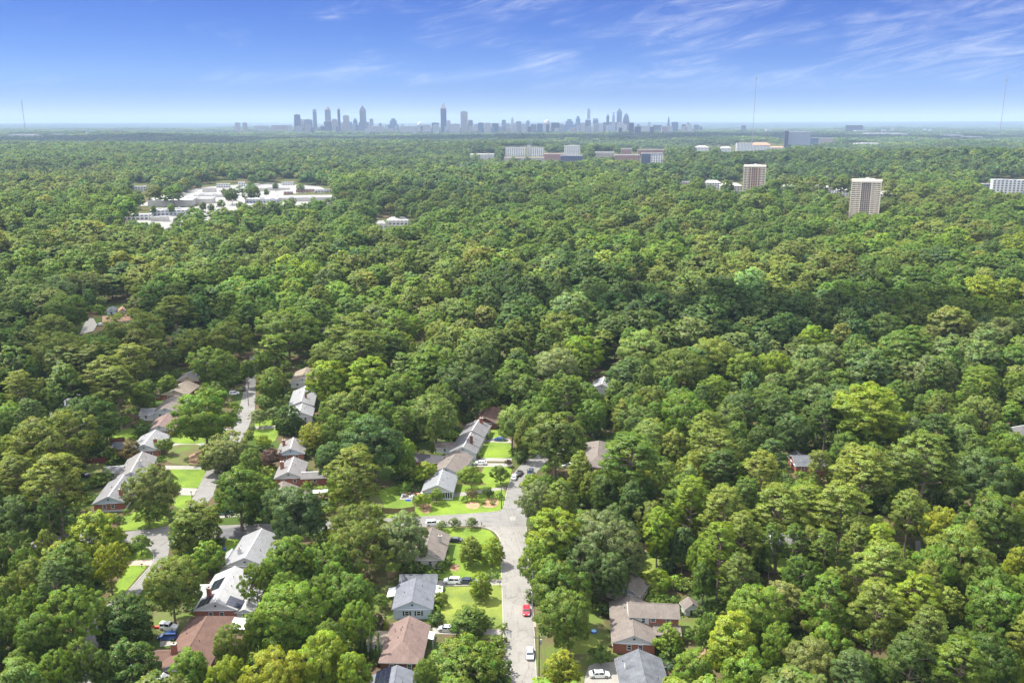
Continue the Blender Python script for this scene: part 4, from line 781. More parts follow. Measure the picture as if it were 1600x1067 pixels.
car('pale car on the drive beside the small purple tree', 'the pale car by the purple tree', (885, 764), (875, 764), 'silver', 'sedan')
car('white car in the courtyard of the orange roofed house', 'the white car in the courtyard', (157, 508.5), (150, 508), 'white', 'sedan')
# ------------------------------------------------------------------ poles, wires, small things
PW = P('pole_wood', (.12, .09, .07), .9, noise=.3, nscale=2); STEEL = P('galvanised_steel', (.35, .36, .37), .5, metal=.4); WIRE = P('wire', (.04, .04, .04), .6)
POLES = []
def pole(label, short, base, h, arm=True, lamp=False, mat=None, r=.16, cat='utility pole', rz=0.0):
    p = at(*base); t = thing('utility_pole' if not lamp else 'street_lamp', label, cat if not lamp else 'street lamp', (p.x, p.y, 0), rz, None); m = mat or PW
    q = MB(); q.tube([(0, 0, -.3), (0, 0, h)], [r, r*.65], m, 8); q.build('pole', t)
    if arm: q = MB(); q.box(-1.2, 1.2, -.06, .06, h - .9, h - .75, m); a = q.build('crossarm', t); q = MB(); [q.tube([(x, 0, h - .75), (x, 0, h - .5)], .05, CONC, 5) for x in (-1.1, -.4, .4, 1.1)]; q.build('insulator', a)
    if lamp: q = MB(); q.tube([(0, 0, h - .4), (-.6, 0, h), (-1.6, 0, h + .1)], .05, STEEL, 5); a = q.build('arm', t); q = MB(); q.box(-2.2, -1.5, -.18, .18, h - .02, h + .16, STEEL); q.build('lamp_head', a)
    POLES.append(Vector((p.x, p.y, h))); LAND.append((*proj(p.x, p.y, h*.6)[:2], short)); return t
pole('dark wooden pole standing at the corner of the lawn by the junction', 'the wooden pole at the junction', (783.5, 794), 8.2, arm=False)
pole('street lamp on a thin pole beside the yellow green tree past the junction', 'the street lamp past the junction', (824, 766), 7.6, arm=False, lamp=True)
pole('tall utility pole with transformer beside the silver car', 'the tall pole by the silver car', (842, 1070), 12.5)
pole('pale utility pole rising out of the tree crowns beside the main road', 'the pale pole in the roadside crowns', (832, 963), 12.5, mat=STEEL, arm=False, r=.13)
pole('short utility pole where the west street meets the verge', 'the pole on the west verge', (177.5, 943), 7.0)
pole('thin dark pole at the kerb near the top of the west street', 'the thin pole up the west street', (388.5, 634), 8.0, arm=False)
q = MB(); p = POLES[2]; q.tube([(p.x + .35, p.y, p.z - 2.4), (p.x + .35, p.y, p.z - 1.3)], .26, STEEL, 8); q = q.build('transformer'); 
for o in bpy.data.objects:
    if o.name.startswith('utility_pole') and abs(o.location.x - p.x) < .01: q.parent = o; q.location = (-o.location.x, -o.location.y, 0)
def wires(a, b, label, n=3):
    q = MB()
    for k in range(n):
        pts = [a.lerp(b, i/8) + Vector(((k - 1)*.8, 0, -.85 - 1.1*sin(pi*i/8) - (.0 if k else .6))) for i in range(9)]; q.tube(pts, .022, WIRE, 3, cap=False)
    tag(q.build('power_line'), label, 'power line')
wires(POLES[2], POLES[3], 'three sagging wires from the tall pole up the road edge'); wires(POLES[3], POLES[0] + Vector((0, 0, 1)), 'wires from the pale pole across to the junction pole'); wires(POLES[2], Vector((POLES[2].x + 2, POLES[2].y - 45, 13)), 'wires running from the tall pole out of the bottom edge')
wires(POLES[4], POLES[4] + Vector((-38, -22, 1)), 'wires from the short pole across the west verge')
def fence(label, short, pts, h, mat, bay=2.4):
    g = [at(*p) for p in pts]; t = thing('fence', label, 'fence', tuple(g[0])); o = g[0]; q = MB(); ps = []
    for a, b in zip(g, g[1:]):
        a = a - o; b = b - o; d = (b - a).normalized(); n = Vector((-d.y, d.x, 0))*.03; L = (b - a).length; k = max(1, round(L/.16))
        for i in range(k):
            s = a + d*(L*i/k + .01); e = a + d*(L*(i+1)/k - .01); hh = h + random.uniform(-.03, .03)
            r = [s - n, e - n, e + n, s + n]; q.solid([(v.x, v.y, 0) for v in r], [(v.x, v.y, hh) for v in r], mat)
        k = max(1, round(L/bay)); ps += [a + d*L*i/k for i in range(k + 1)]
    q.build('board_panel', t)
    for p in ps: m = MB(); m.box(p.x - .07, p.x + .07, p.y - .07, p.y + .07, 0, h + .12, mat); m.build('post', t)
    c = g[len(g)//2]; LAND.append((*proj(c.x, c.y, 1)[:2], short))
fence('weathered board fence along the cross street lawn', 'the board fence by the cross street', [(597, 802), (625, 803.5), (648, 800)], 2.0, WOODF)
fence('short brown fence below the bright patch of back lawn', 'the short brown back yard fence', [(606, 903), (632, 902)], 2.0, WOODF)
fence('dark red stained fence behind the western back yards', 'the dark red fence', [(133, 724), (172, 722.5)], 2.0, REDF)
fence('dark red fence left of the bluish roof', 'the dark red fence by the bluish roof', [(172, 692), (195, 690)], 1.9, REDF)
fence('red stained fence beside the brick house in the forest gap', 'the red fence in the forest gap', [(1262, 745), (1312, 744)], 2.0, REDF)
fence('brown fence round the deck beside the slate roof', 'the deck fence', [(1034, 1046), (1034, 1030), (1065, 1030), (1068, 1052)], 1.5, WOODF)
fence('grey fence behind the brown roof of the west street', 'the grey fence behind the brown roof', [(200, 655), (236, 653)], 1.8, WOODF)
def deck():
    p = at(1050, 1044); t = thing('deck', 'brown timber deck with white furniture beside the slate roof', 'deck', (p.x, p.y, 0)); q = MB()
    for i in range(28): q.box(-2.6, 2.4, -2.8 + i*.2, -2.62 + i*.2, .3, .36, WOODF)
    q.build('board', t); [(lambda q: (q.box(x, x + .12, y, y + .12, 0, .3, WOODF), q.build('post', t)))(MB()) for x in (-2.5, 2.2) for y in (-2.7, 2.6)]; LAND.append((1050, 1044, 'the timber deck'))
    for k, (dx, dy) in enumerate(((-1.0, -.4), (.8, -.6))):
        s = thing('sofa' if k == 0 else 'bench', ('white outdoor sofa on the timber deck', 'white cushioned bench on the timber deck beside the sofa')[k], ('sofa', 'bench')[k], (p.x + dx, p.y + dy, .36)); m = MB(); m.box(-.8, .8, -.4, .4, .15, .45, TRIM); m.build('seat', s); m = MB(); m.box(-.8, .8, .3, .45, .45, .9, TRIM); m.build('backrest', s); m = MB(); [m.box(x, x+.08, y, y+.08, 0, .15, STEEL) for x in (-.75, .67) for y in (-.35, .3)]; m.build('leg', s)
    s = thing('grill', 'white covered grill on the timber deck', 'grill', (p.x - 1.9, p.y + .9, .36)); m = MB(); m.box(-.45, .45, -.3, .3, .7, 1.15, TRIM); m.build('lid', s); m = MB(); [m.box(x, x+.06, y, y+.06, 0, .7, STEEL) for x in (-.4, .34) for y in (-.25, .2)]; m.build('leg', s)
deck()
def patio():
    p = at(645, 776); ang = .0
    t = thing('patio', 'pale stone patio crowded with garden furniture beside the metal roofed house', 'patio', (p.x, p.y, 0)); q = MB(); 
    for i in range(9):
        for j in range(6): q.box(-4 + i*.95, -4 + i*.95 + .9, -2.4 + j*.95, -2.4 + j*.95 + .9, 0, .12 + random.uniform(0, .02), CONC)
    q.build('paving_slab', t); LAND.append((645, 776, 'the cluttered patio'))
    cols = ((.75, .74, .7), (.55, .35, .2), (.7, .68, .6), (.5, .2, .15), (.8, .78, .75))
    nm = ('white garden table near the patio edge', 'brown garden table in the middle of the patio', 'cream garden table at the back of the patio', 'rust coloured garden table by the lawn side', 'white garden table closest to the house')
    for k in range(5):
        m_ = P('garden_paint_%d' % k, cols[k], .6); x, y = (-3 + 1.55*k, random.uniform(-1.6, 2)); s = thing('garden_table', nm[k], 'table', (p.x + x, p.y + y, .13), random.uniform(0, 3)); m = MB(); m.box(-.7, .7, -.45, .45, .68, .74, m_); m.build('table_top', s)
        for a in (-.6, .54):
            for b in (-.38, .32): m = MB(); m.box(a, a + .06, b, b + .06, 0, .68, m_); m.build('leg', s)
    lab = ('white chair facing the brown garden table', 'brown chair turned away on the patio', 'cream chair at the patio corner', 'rust chair beside the white table', 'white chair nearest the lawn', 'brown chair nearest the house wall')
    for k in range(6):
        m_ = MATS['garden_paint_%d' % (k % 5)]; s = thing('garden_chair', lab[k], 'chair', (p.x - 3.4 + 1.3*k, p.y + random.uniform(-2, -.5) + 1.8*(k % 2), .13), random.uniform(0, 6)); m = MB(); m.box(-.25, .25, -.25, .25, .42, .47, m_); m.build('seat', s); m = MB(); m.box(-.25, .25, .22, .27, .47, .95, m_); m.build('backrest', s)
        m = MB(); [m.box(a, a + .05, b, b + .05, 0, .42, m_) for a in (-.25, .2) for b in (-.25, .2)]; m.build('leg_frame', s)
patio()
BLUE = P('blue_tarpaulin', (.02, .07, .40), .5); q = MB(); p = at(638, 782)
q.solid([(p.x - .9, p.y - .5, 0), (p.x + .9, p.y - .5, 0), (p.x + .9, p.y + .4, 0), (p.x - .9, p.y + .4, 0)], [(p.x - .6, p.y - .3, .45), (p.x + .6, p.y - .2, .5), (p.x + .5, p.y + .25, .45), (p.x - .6, p.y + .25, .4)], BLUE); tag(q.build('tarpaulin'), 'blue tarpaulin over a heap at the patio edge', 'tarpaulin')
def pool():
    p = at(928, 987); t = thing('paddling_pool', 'round blue paddling pool under the roadside trees', 'pool', (p.x, p.y, 0)); q = MB(); q.tube([(0, 0, 0), (0, 0, .35)], .75, BLUE, 20); q.build('basin', t); q = MB(); q.tube([(0, 0, .35), (0, 0, .37)], .62, P('pool_water', (.25, .45, .6), .05), 20); q.build('pool_water', t); LAND.append((928, 987, 'the blue paddling pool'))
pool()
def bin_(label, px, col):
    p = at(*px); t = thing('wheelie_bin', label, 'bin', (p.x, p.y, 0)); m_ = P('bin_plastic_' + col, {'blue': (.02, .08, .3), 'green': (.02, .14, .06), 'black': (.02, .02, .025)}[col], .5); q = MB(); q.solid([(-.26, -.3, .08), (.26, -.3, .08), (.26, .3, .08), (-.26, .3, .08)], [(-.33, -.38, 1.0), (.33, -.38, 1.0), (.33, .38, 1.0), (-.33, .38, 1.0)], m_); q.build('bin_body', t)
    q = MB(); q.solid([(-.36, -.42, 1.0), (.36, -.42, 1.0), (.36, .42, 1.0), (-.36, .42, 1.0)], [(-.3, -.34, 1.1), (.3, -.34, 1.1), (.3, .34, 1.1), (-.3, .34, 1.1)], m_); q.build('lid', t); q = MB(); [q.tube([(s*.26, .33, .12), (s*.33, .33, .12)], .12, TYRE, 8) for s in (-1, 1)]; q.build('wheel', t)
bin_('blue wheeled bin on the lawn left of the pale grey roof', (351, 861), 'blue'); bin_('green wheeled bin beside the pale grey roof', (363, 862), 'green'); bin_('black wheeled bin at the kerb by the bright west lawn', (317, 733), 'black')
def mailbox(label, px):
    p = at(*px); t = thing('mailbox', label, 'mailbox', (p.x, p.y, 0)); q = MB(); q.box(-.06, .06, -.06, .06, 0, 1.05, PW); q.build('post', t); q = MB(); q.tube([(-.28, 0, 1.2), (.28, 0, 1.2)], .16, PLAS, 8); q.build('box', t)
mailbox('black mailbox on a post at the west street verge', (222, 887)); mailbox('black mailbox at the kerb by the junction pole', (788.5, 764)); mailbox('dark mailbox beside the pale blue house driveway', (781, 916)); mailbox('dark mailbox by the drive on the west street', (299, 773.5))
q = MB(); p = at(247, 981); RED = P('red_plastic', (.6, .03, .02), .5); t = thing('kayak', 'small red kayak leaning on its rack beside the white four wheel drive', 'kayak', (p.x, p.y, 0)); q.tube([(-1.5, 0, .5), (-.8, 0, .38), (.8, 0, .38), (1.5, 0, .5)], [.05, .32, .32, .05], RED, 8); q.build('hull', t); q = MB(); [q.box(x, x + .1, -.3, .3, 0, .2, PW) for x in (-.8, .7)]; q.build('rack', t)
# ------------------------------------------------------------------ the walker and the dog
def skinned(name, label, cat, loc, rz, joints, links, mats, root=0, scale=1.0, parts=()):
    me = bpy.data.meshes.new(name); me.from_pydata([tuple(j[:3]) for j in joints], links, []); o = bpy.data.objects.new(name, me); COL.objects.link(o)
    o.location = loc; o.rotation_euler = (0, 0, rz); o.scale = (scale,)*3
    sk = o.modifiers.new('skin', 'SKIN'); me.skin_vertices[0] if me.skin_vertices else me.attributes
    if not me.skin_vertices:
        bpy.context.view_layer.objects.active = o
    return o
def figure(name, label, cat, loc, rz, joints, links, mat_fn, group=None):
    """One continuous skinned body grown over a skeleton of joints (x, y, z, radius)."""
    import bmesh
    me = bpy.data.meshes.new(name); bm = bmesh.new(); lay = bm.verts.layers.skin.verify()
    vs = []
    for i, (x, y, z, r) in enumerate(joints): v = bm.verts.new((x, y, z)); v[lay].radius = (r, r); v[lay].use_root = (i == 0); vs.append(v)
    for a, b in links: bm.edges.new((vs[a], vs[b]))
    bm.to_mesh(me); bm.free(); tmp = bpy.data.objects.new('tmp', me); COL.objects.link(tmp); s = tmp.modifiers.new('s', 'SKIN'); s.use_smooth_shade = True; u = tmp.modifiers.new('u', 'SUBSURF'); u.levels = u.render_levels = 2
    dg = bpy.context.evaluated_depsgraph_get(); m2 = bpy.data.meshes.new_from_object(tmp.evaluated_get(dg)); m2.name = name; bpy.data.objects.remove(tmp)
    mats = []; m2.materials.clear()
    for p in m2.polygons:
        m = mat_fn(p.center)
        if m not in mats: mats.append(m); m2.materials.append(m)
        p.material_index = mats.index(m)
    o = bpy.data.objects.new(name, m2); COL.objects.link(o); o.location = loc; o.rotation_euler = (0, 0, rz); tag(o, label, cat, group); return o
SKIN = P('skin', (.45, .27, .19), .6); SHIRT = P('dark_shirt', (.025, .025, .035), .8); SHORT = P('dark_trousers', (.03, .035, .06), .8); SHOE = P('shoe', (.12, .12, .12), .7); HAIR = P('dark_hair', (.02, .014, .01), .7); DOGF = P('tan_dog_fur', (.36, .22, .12), .9)
J = [(0, 0, .93, .125), (0, 0, 1.15, .12), (0, 0, 1.36, .14), (0, 0, 1.48, .055), (0, .015, 1.56, .085), (0, .01, 1.68, .095),
     (-.10, 0, .88, .095), (-.10, .14, .48, .062), (-.10, .06, .09, .042), (-.10, .20, .045, .035), (.10, 0, .88, .095), (.10, -.05, .48, .062), (.10, -.28, .12, .042), (.10, -.16, .045, .035),
     (-.19, 0, 1.38, .06), (-.26, -.06, 1.10, .045), (-.24, .10, .88, .035), (-.23, .16, .80, .03), (.19, 0, 1.38, .06), (.27, .08, 1.12, .045), (.28, .30, 1.02, .035), (.28, .38, 1.00, .03)]
LK = [(0, 1), (1, 2), (2, 3), (3, 4), (4, 5), (0, 6), (6, 7), (7, 8), (8, 9), (0, 10), (10, 11), (11, 12), (12, 13), (2, 14), (14, 15), (15, 16), (16, 17), (2, 18), (18, 19), (19, 20), (20, 21)]
for s, b in ((-1, 17), (1, 21)):                  # fingers and thumb
    x, y, z, _ = J[b]
    for k in range(5):
        i = len(J); J.append((x + (k - 2)*.018, y + (.05 if s > 0 else .02), z - (.0 if s > 0 else .05), .009)); J.append((x + (k - 2)*.02, y + (.07 if s > 0 else .03), z - (.03 if s > 0 else .085) + (.02 if k == 0 else 0), .008)); LK += [(b, i), (i, i + 1)]
pp = at(752.5, 822.2)
wk = figure('person', 'person in dark clothes walking a tan dog across the junction', 'person', (pp.x, pp.y, .05), -pi/2, J, LK, lambda c: HAIR if c.z > 1.70 or (c.z > 1.6 and c.y < -.02) else SKIN if c.z > 1.47 or (abs(c.x) > .2 and c.z < 1.12 and c.z > .7) or (.12 < c.z < .55) else SHIRT if c.z > .96 else SHOE if c.z < .1 else SHORT)
DJ = [(0, 0, .42, .12), (0, .25, .42, .13), (0, .38, .52, .075), (0, .48, .60, .075), (0, .60, .57, .04), (0, -.22, .43, .10), (0, -.36, .52, .025), (0, -.46, .60, .015), (-.08, .25, .32, .05), (-.08, .24, .16, .028), (-.08, .26, .03, .028), (.08, .25, .32, .05), (.08, .32, .17, .028), (.08, .36, .03, .028), (-.08, -.24, .36, .06), (-.08, -.18, .26, .04), (-.08, -.30, .16, .024), (-.08, -.28, .03, .026), (.08, -.24, .36, .06), (.08, -.22, .25, .04), (.08, -.36, .15, .024), (.08, -.36, .03, .026), (-.05, .45, .68, .018), (.05, .45, .68, .018)]
DL = [(0, 1), (1, 2), (2, 3), (3, 4), (0, 5), (5, 6), (6, 7), (1, 8), (8, 9), (9, 10), (1, 11), (11, 12), (12, 13), (5, 14), (14, 15), (15, 16), (16, 17), (5, 18), (18, 19), (19, 20), (20, 21), (3, 22), (3, 23)]
pd = at(755.8, 823.0); figure('dog', 'tan dog walking beside the person in dark clothes', 'dog', (pd.x, pd.y, .05), -pi/2, DJ, DL, lambda c: DOGF); LAND.append((752, 818, 'the person with the dog'))
# ------------------------------------------------------------------ far buildings
def facade(name, wall, glass=(.06, .08, .11), fh=3.6, bw=3.2, fv=.5, fb=.6, rough=.5):
    """Wall with rows of windows: storeys fh high, bays bw wide, of which the glass takes fv and fb."""
    if name in MATS: return MATS[name]
    m, nt, out = newmat(name); N = nt.nodes; L = nt.links; tc = N.new('ShaderNodeTexCoord'); sp = N.new('ShaderNodeSeparateXYZ'); L.new(tc.outputs['Object'], sp.inputs[0])
    def mm(op, a, b=0.0):
        n = N.new('ShaderNodeMath'); n.operation = op
        for i, v in enumerate((a, b)):
            if isinstance(v, (int, float)): n.inputs[i].default_value = v
            else: L.new(v, n.inputs[i])
        return n.outputs[0]
    z = mm('FRACT', mm('DIVIDE', sp.outputs[2], fh)); h = mm('FRACT', mm('DIVIDE', mm('ADD', sp.outputs[0], sp.outputs[1]), bw))
    k = mm('MULTIPLY', mm('LESS_THAN', mm('ABSOLUTE', mm('SUBTRACT', z, .5)), fv/2), mm('LESS_THAN', mm('ABSOLUTE', mm('SUBTRACT', h, .5)), fb/2))
    g = N.new('ShaderNodeNewGeometry'); s2 = N.new('ShaderNodeSeparateXYZ'); L.new(g.outputs['Normal'], s2.inputs[0]); k = mm('MULTIPLY', k, mm('LESS_THAN', mm('ABSOLUTE', s2.outputs[2]), .5))
    mx = N.new('ShaderNodeMix'); mx.data_type = 'RGBA'; L.new(k, mx.inputs[0]); mx.inputs[6].default_value = (*wall, 1); mx.inputs[7].default_value = (*glass, 1)
    b = N.new('ShaderNodeBsdfPrincipled'); L.new(mx.outputs[2], b.inputs['Base Color']); b.inputs['Roughness'].default_value = rough; L.new(b.outputs[0], out.inputs[0]); return m
FA = {'g': facade('grey_facade', (.19, .20, .225), fh=4, bw=4), 'd': facade('dark_glass_facade', (.065, .08, .11), (.04, .04, .06), 4, 4, .7, .8), 'b': facade('blue_glass_facade', (.12, .17, .25), (.07, .12, .2), 4, 4, .7, .85), 'w': facade('white_facade', (.58, .56, .53), fh=4, bw=5),
      't': facade('tan_facade', (.46, .40, .34), fh=4, bw=4.5), 'p': facade('pinkish_facade', (.46, .38, .34), fh=4, bw=4), 'l': facade('light_grey_facade', (.44, .45, .47), fh=4, bw=5)}
ROOFC = P('flat_roof', (.45, .44, .42), .9, noise=.15, nscale=.05); ROOFW = P('white_membrane', (.42, .412, .395), .85, noise=.12, nscale=.03); UNIT = P('roof_unit', (.38, .38, .38), .7); MET = P('mast_steel', (.28, .26, .26), .6, metal=.2); TERRA = P('terracotta_tiles', (.42, .20, .12), .85, noise=.2, nscale=.2); HIPW = P('pale_roof', (.34, .335, .32), .85, noise=.15, nscale=.1)
def place(x0, x1, ytop, ybase, hid=0.0):
    """Ground position, width and height of a building from its sighted outline; hid: how much of its foot the crowns hide (m)."""
    p = at((x0+x1)/2, ybase, hid, terrain=True); z = float(H(p.x, p.y)); dep = proj(p.x, p.y, z + hid)[2]; w = (x1 - x0)/F_PX*dep
    lo, hi = 0.0, 900.0
    for _ in range(40):
        h = (lo+hi)/2
        if proj(p.x, p.y, z + h)[1] > ytop: lo = h
        else: hi = h
    return p, z, w, lo, dep
def ring(w, d, z, n=4, rot=0.0):
    if n == 4: return [(-w/2, -d/2, z), (w/2, -d/2, z), (w/2, d/2, z), (-w/2, d/2, z)]
    return [(w/2*cos(2*pi*i/n + rot), d/2*sin(2*pi*i/n + rot), z) for i in range(n)]
CITY_G = 'towers of the distant city skyline'
def tower(x0, x1, ytop, label, style='flat', m='g', ybase=207, dr=.8, short=None, rz=0.0, group=CITY_G, name='skyscraper', cap=.12):
    p, z, w, h, dep = place(x0, x1, ytop, ybase, 0); f = FA[m]; d = w*dr; rz = rz or -atan2(p.x, p.y)*.9
    t = thing(name, label, 'building' if h < 70 else 'skyscraper', (p.x, p.y, z - 3), rz, group); q = MB(); r = MB()
    if style == 'flat': q.solid(ring(w, d, 0), ring(w, d, h*.96), f, ROOFC); r.box(-w*.28, w*.28, -d*.25, d*.25, h*.96, h, UNIT)
    elif style == 'round': q.solid(ring(w, w, 0, 16), ring(w, w, h*.95), f) if False else q.solid(ring(w, w, 0, 16), ring(w, w, h*.94, 16), f, ROOFC); r.solid(ring(w*.8, w*.8, h*.94, 16), ring(w*.8, w*.8, h, 16), UNIT)
    elif style == 'pyramid': q.solid(ring(w, d, 0), ring(w, d, h*(1 - cap)), f, ROOFC); r.solid(ring(w*.94, d*.94, h*(1-cap)), ring(w*.04, d*.04, h), FA['d'])
    elif style == 'spire':
        q.solid(ring(w, d, 0), ring(w, d, h*.76), f, ROOFC); r.solid(ring(w*.98, d*.98, h*.76), ring(w*.42, d*.42, h*.87), FA['p']); r.solid(ring(w*.4, d*.4, h*.87), ring(w*.06, d*.06, h*.95), FA['t']); r.solid(ring(w*.05, d*.05, h*.95), ring(w*.02, d*.02, h), MET)
    elif style == 'crown': q.solid(ring(w, d, 0), ring(w, d, h*.9), f, ROOFC); r.solid(ring(w*.85, d*.85, h*.9, 10), ring(w*.6, d*.6, h, 10), FA['t'])
    elif style == 'step': q.solid(ring(w, d, 0), ring(w, d, h*.55), f, ROOFC); q.solid(ring(w*.68, d*.8, h*.55), ring(w*.68, d*.8, h*.85), f, ROOFC); r.solid(ring(w*.4, d*.5, h*.85), ring(w*.4, d*.5, h), f, ROOFC)
    elif style == 'dome': q.solid(ring(w, w*.8, 0), ring(w, w*.8, h*.75), f, ROOFC); r.solid(ring(w*.95, w*.75, h*.75, 12), ring(w*.6, w*.5, h*.93, 12), f); r.solid(ring(w*.6, w*.5, h*.93, 12), ring(w*.1, w*.1, h, 12), f)
    elif style == 'ogive':
        q.solid(ring(w, d, 0), ring(w, d, h*.55), f, ROOFC); 
        for a, b, s0, s1 in ((.55, .75, .98, .8), (.75, .9, .8, .5), (.9, 1, .5, .05)): r.solid(ring(w*s0, d*s0, h*a), ring(w*s1, d*s1, h*b), f)
    elif style == 'wedge': q.solid(ring(w, d, 0), [(-w/2, -d/2, h*.55), (w/2, -d/2, h*.9), (w/2, d/2, h*.9), (-w/2, d/2, h*.55)], f); r.box(w*.2, w*.45, -d*.2, d*.2, h*.86, h, UNIT)
    elif style == 'cap': q.solid(ring(w, d, 0), ring(w, d, h*.88), f, ROOFC); r.solid(ring(w*.96, d*.96, h*.88), ring(w*.96, d*.96, h), FA['l'])
    q.build('tower_shaft', t); r.build('tower_top', t); return t
SK = '''460.5,475,185.5,w,flat,wide pale slab at the foot of the leftmost dark tower
461,470.5,178,d,flat,dark flat topped tower at the far left of the skyline
476,489,186,g,flat,low grey block right of the leftmost dark tower
490,496,170.7,g,cap,slim grey tower with a pale cap, second tall one of the left cluster
507,519,189,d,flat,dark low block at the foot of the rounded grey tower
509,518,167.5,g,crown,tall grey tower with rounded top in the left cluster
519.5,528,185.5,p,flat,short pinkish block between the rounded and the cylindrical tower
528.5,532.8,169,d,round,slim dark cylindrical tower in the left cluster
521,537,190.5,w,flat,low white block below the cylindrical tower
537,546.5,179.5,p,flat,pale pinkish tower right of the cylindrical one
545.5,551,190,b,flat,low blue glass block beside the pale pinkish tower
551,560.5,185,b,step,stepped blue glass block left of the pyramid topped tower
563,573,164.5,g,pyramid,tall grey tower with a pointed top in the left cluster
561,577,190,g,flat,low grey wings at the foot of the pointed tower
578,584,185,l,flat,small pale tower just right of the pointed one
591,597.5,191,g,dome,low domed block right of the left cluster
607,623,185,b,step,stepped blue grey hotel block standing alone
652,660,190.5,w,dome,small pale domed block left of the spire tower
675,686,191,b,flat,low blue glass block just left of the spire tower
689,698,157.5,d,spire,dark tower with a spire, tallest of the whole skyline
698.5,704,187.5,p,flat,low pinkish block leaning on the spire tower
704,719,193,w,flat,low white blocks between the spire tower and the tan slab
720,731,173,t,flat,plain tan slab tower right of the spire tower
731.5,739,187,g,flat,low grey block right of the tan slab
747,756,191,b,flat,low blue block in the middle of the skyline
757,768,191.5,w,flat,low white block in the middle of the skyline
769,779,192,d,flat,low dark block in the middle of the skyline
784,790.5,186.7,g,flat,narrow grey tower left of the stepped pale one
797.5,803.5,183.5,l,step,narrow stepped pale tower in mid skyline
806,814.5,189,g,flat,short grey block right of the stepped pale tower
822,827.5,187,b,crown,narrow blue tower with a small rounded top
829,838,193.5,g,flat,low grey block left of the domed hotel
839,848,192.5,b,flat,low blue block beside the domed hotel
849,860,187,p,dome,pinkish domed hotel left of the right cluster
861,874,191,d,flat,low dark block right of the domed hotel
881,898,186,b,step,stepped blue glass building with a climbing roofline
897.5,908,181.5,b,step,taller blue glass block beside the climbing roofline
914,923,184.5,d,pyramid,dark tapering tower below the slim pale one
917,921.6,169,l,flat,slim pale tower, tallest of the right cluster
926,934.5,185,g,cap,grey tower with a pale crown band in the right cluster
934.5,942,192,w,flat,low white block in the right cluster
947,951.3,178,d,crown,narrow dark tower with a round top
955,961,175.5,l,step,pale stepped tower left of the pyramid topped one
951,963,190,g,flat,low grey block below the pale stepped tower
963,971,169,g,pyramid,tall grey tower with a pyramid top in the right cluster
972.5,983,176,d,ogive,dark blue tower with a curved pointed top
964,975,191,w,flat,low white block below the pyramid topped tower
982.5,990,191,d,flat,low dark wing right of the curved pointed tower
995,999,194,g,flat,tiny grey tower right of the right cluster
1012,1015.5,190,w,flat,thin white tower standing apart on the right
1020,1034,195,d,flat,low dark slab right of the thin white tower
1042,1046,182.5,g,step,narrow stepped grey tower at the right end of the skyline
1049,1059,190,b,flat,blue block right of the narrow stepped tower
1065,1071,194,d,flat,low dark block near the right end of the skyline
1072,1077,191,l,flat,small pale tower, last but one on the right
1084,1092,194.5,d,flat,low dark block, last one on the right of the skyline
368,376,191,p,flat,left one of two twin blocks far left of the skyline
380,387,191,p,flat,right one of two twin blocks far left of the skyline
1158,1165,195,g,flat,small grey block behind the first tall mast
1321,1346,195,d,flat,wide dark office block on the right horizon
1392,1397,198,w,flat,small white block on the right horizon
1442,1447,201,w,flat,small pale tower far right, left one of a pair
1450,1455,201.5,w,flat,small pale tower far right, right one of a pair
575,600,196.5,w,flat,low white warehouse strip below the pale small tower
398,420,196,w,flat,low white strip right of the twin blocks
425,455,195,p,flat,low pinkish blocks left of the first dark tower
625,648,196.5,w,flat,low white blocks right of the stepped hotel
661,673,194.5,w,flat,low white block right of the small pale dome
740,747,193.5,w,flat,tiny white block right of the tan slab group
790,797,192.5,w,flat,tiny pale block in a gap of mid skyline
814.5,822,193.5,w,flat,tiny pale block before the narrow blue tower
874,881,193.5,l,flat,tiny pale block before the climbing roofline
908,914,191,w,flat,small white block left of the dark tapering tower
942,947,190.5,g,flat,small grey block left of the narrow dark tower
1000,1012,196,w,flat,low white strip beyond the right cluster'''
for i, l in enumerate(SK.split('\n')):
    a, b, c, m, st, lab = l.split(',', 5); big = i
    far = 206 + (i*7 % 5)*.5
    if float(c) > 190.9 and float(a) > 470 and float(a) < 990: far = 209
    tower(float(a), float(b), float(c), lab, st, m, ybase=far, group=None if ' one of two' in lab else CITY_G, cap=.14 if float(a) != 563 else .16)
    if float(c) < 176: LAND.append(((float(a)+float(b))/2, float(c) + 15, 'the ' + lab.split(',')[0].split(' in ')[0]))
# long strips of paler roofs on the far plain
for i, (x0, x1, yt, yb, lab) in enumerate(((20, 58, 210.5, 213, 'white warehouse roof far left below the horizon'), (84, 100, 209.5, 211.5, 'short white roof right of the far left warehouse'), (134, 140, 206.8, 208.5, 'small white roof on the left plain'), (176, 186, 202.5, 206, 'pale blue grey block on the left plain'), (320, 327, 223.5, 226, 'small white roof in the shaded wood'), (1335, 1352, 204, 206, 'pale roof near the dark office block'), (1355, 1410, 208.5, 210.5, 'long pale roofs on the right plain'), (1470, 1500, 211, 213, 'pale roofs on the far right plain'), (1500, 1530, 213.5, 215.5, 'low pale roofs by the far right mast'), (1335, 1372, 224, 227, 'long pale roof behind the wooded ridge'), (1196, 1204, 202, 204, 'tiny white roof between the mast and the tower block'), (1378, 1384, 203, 205.5, 'tiny white block on the right plain'))):
    p, z, w, h, dep = place(x0, x1, yt, yb + 2.5); q = MB(); q.solid(ring(w, w*.7, 0), ring(w, w*.7, max(h, 5)), FA['w'], ROOFW); q.box(-w*.2, w*.1, -w*.1, w*.1, max(h, 5), max(h, 5) + 3, UNIT); o = q.build('warehouse'); o.location = (p.x, p.y, z); tag(o, lab, 'warehouse', 'pale roofs on the far plain')
    FAR_CLEAR.append([(x0, yt), (x1, yt), (x1, yb), (x0, yb)])
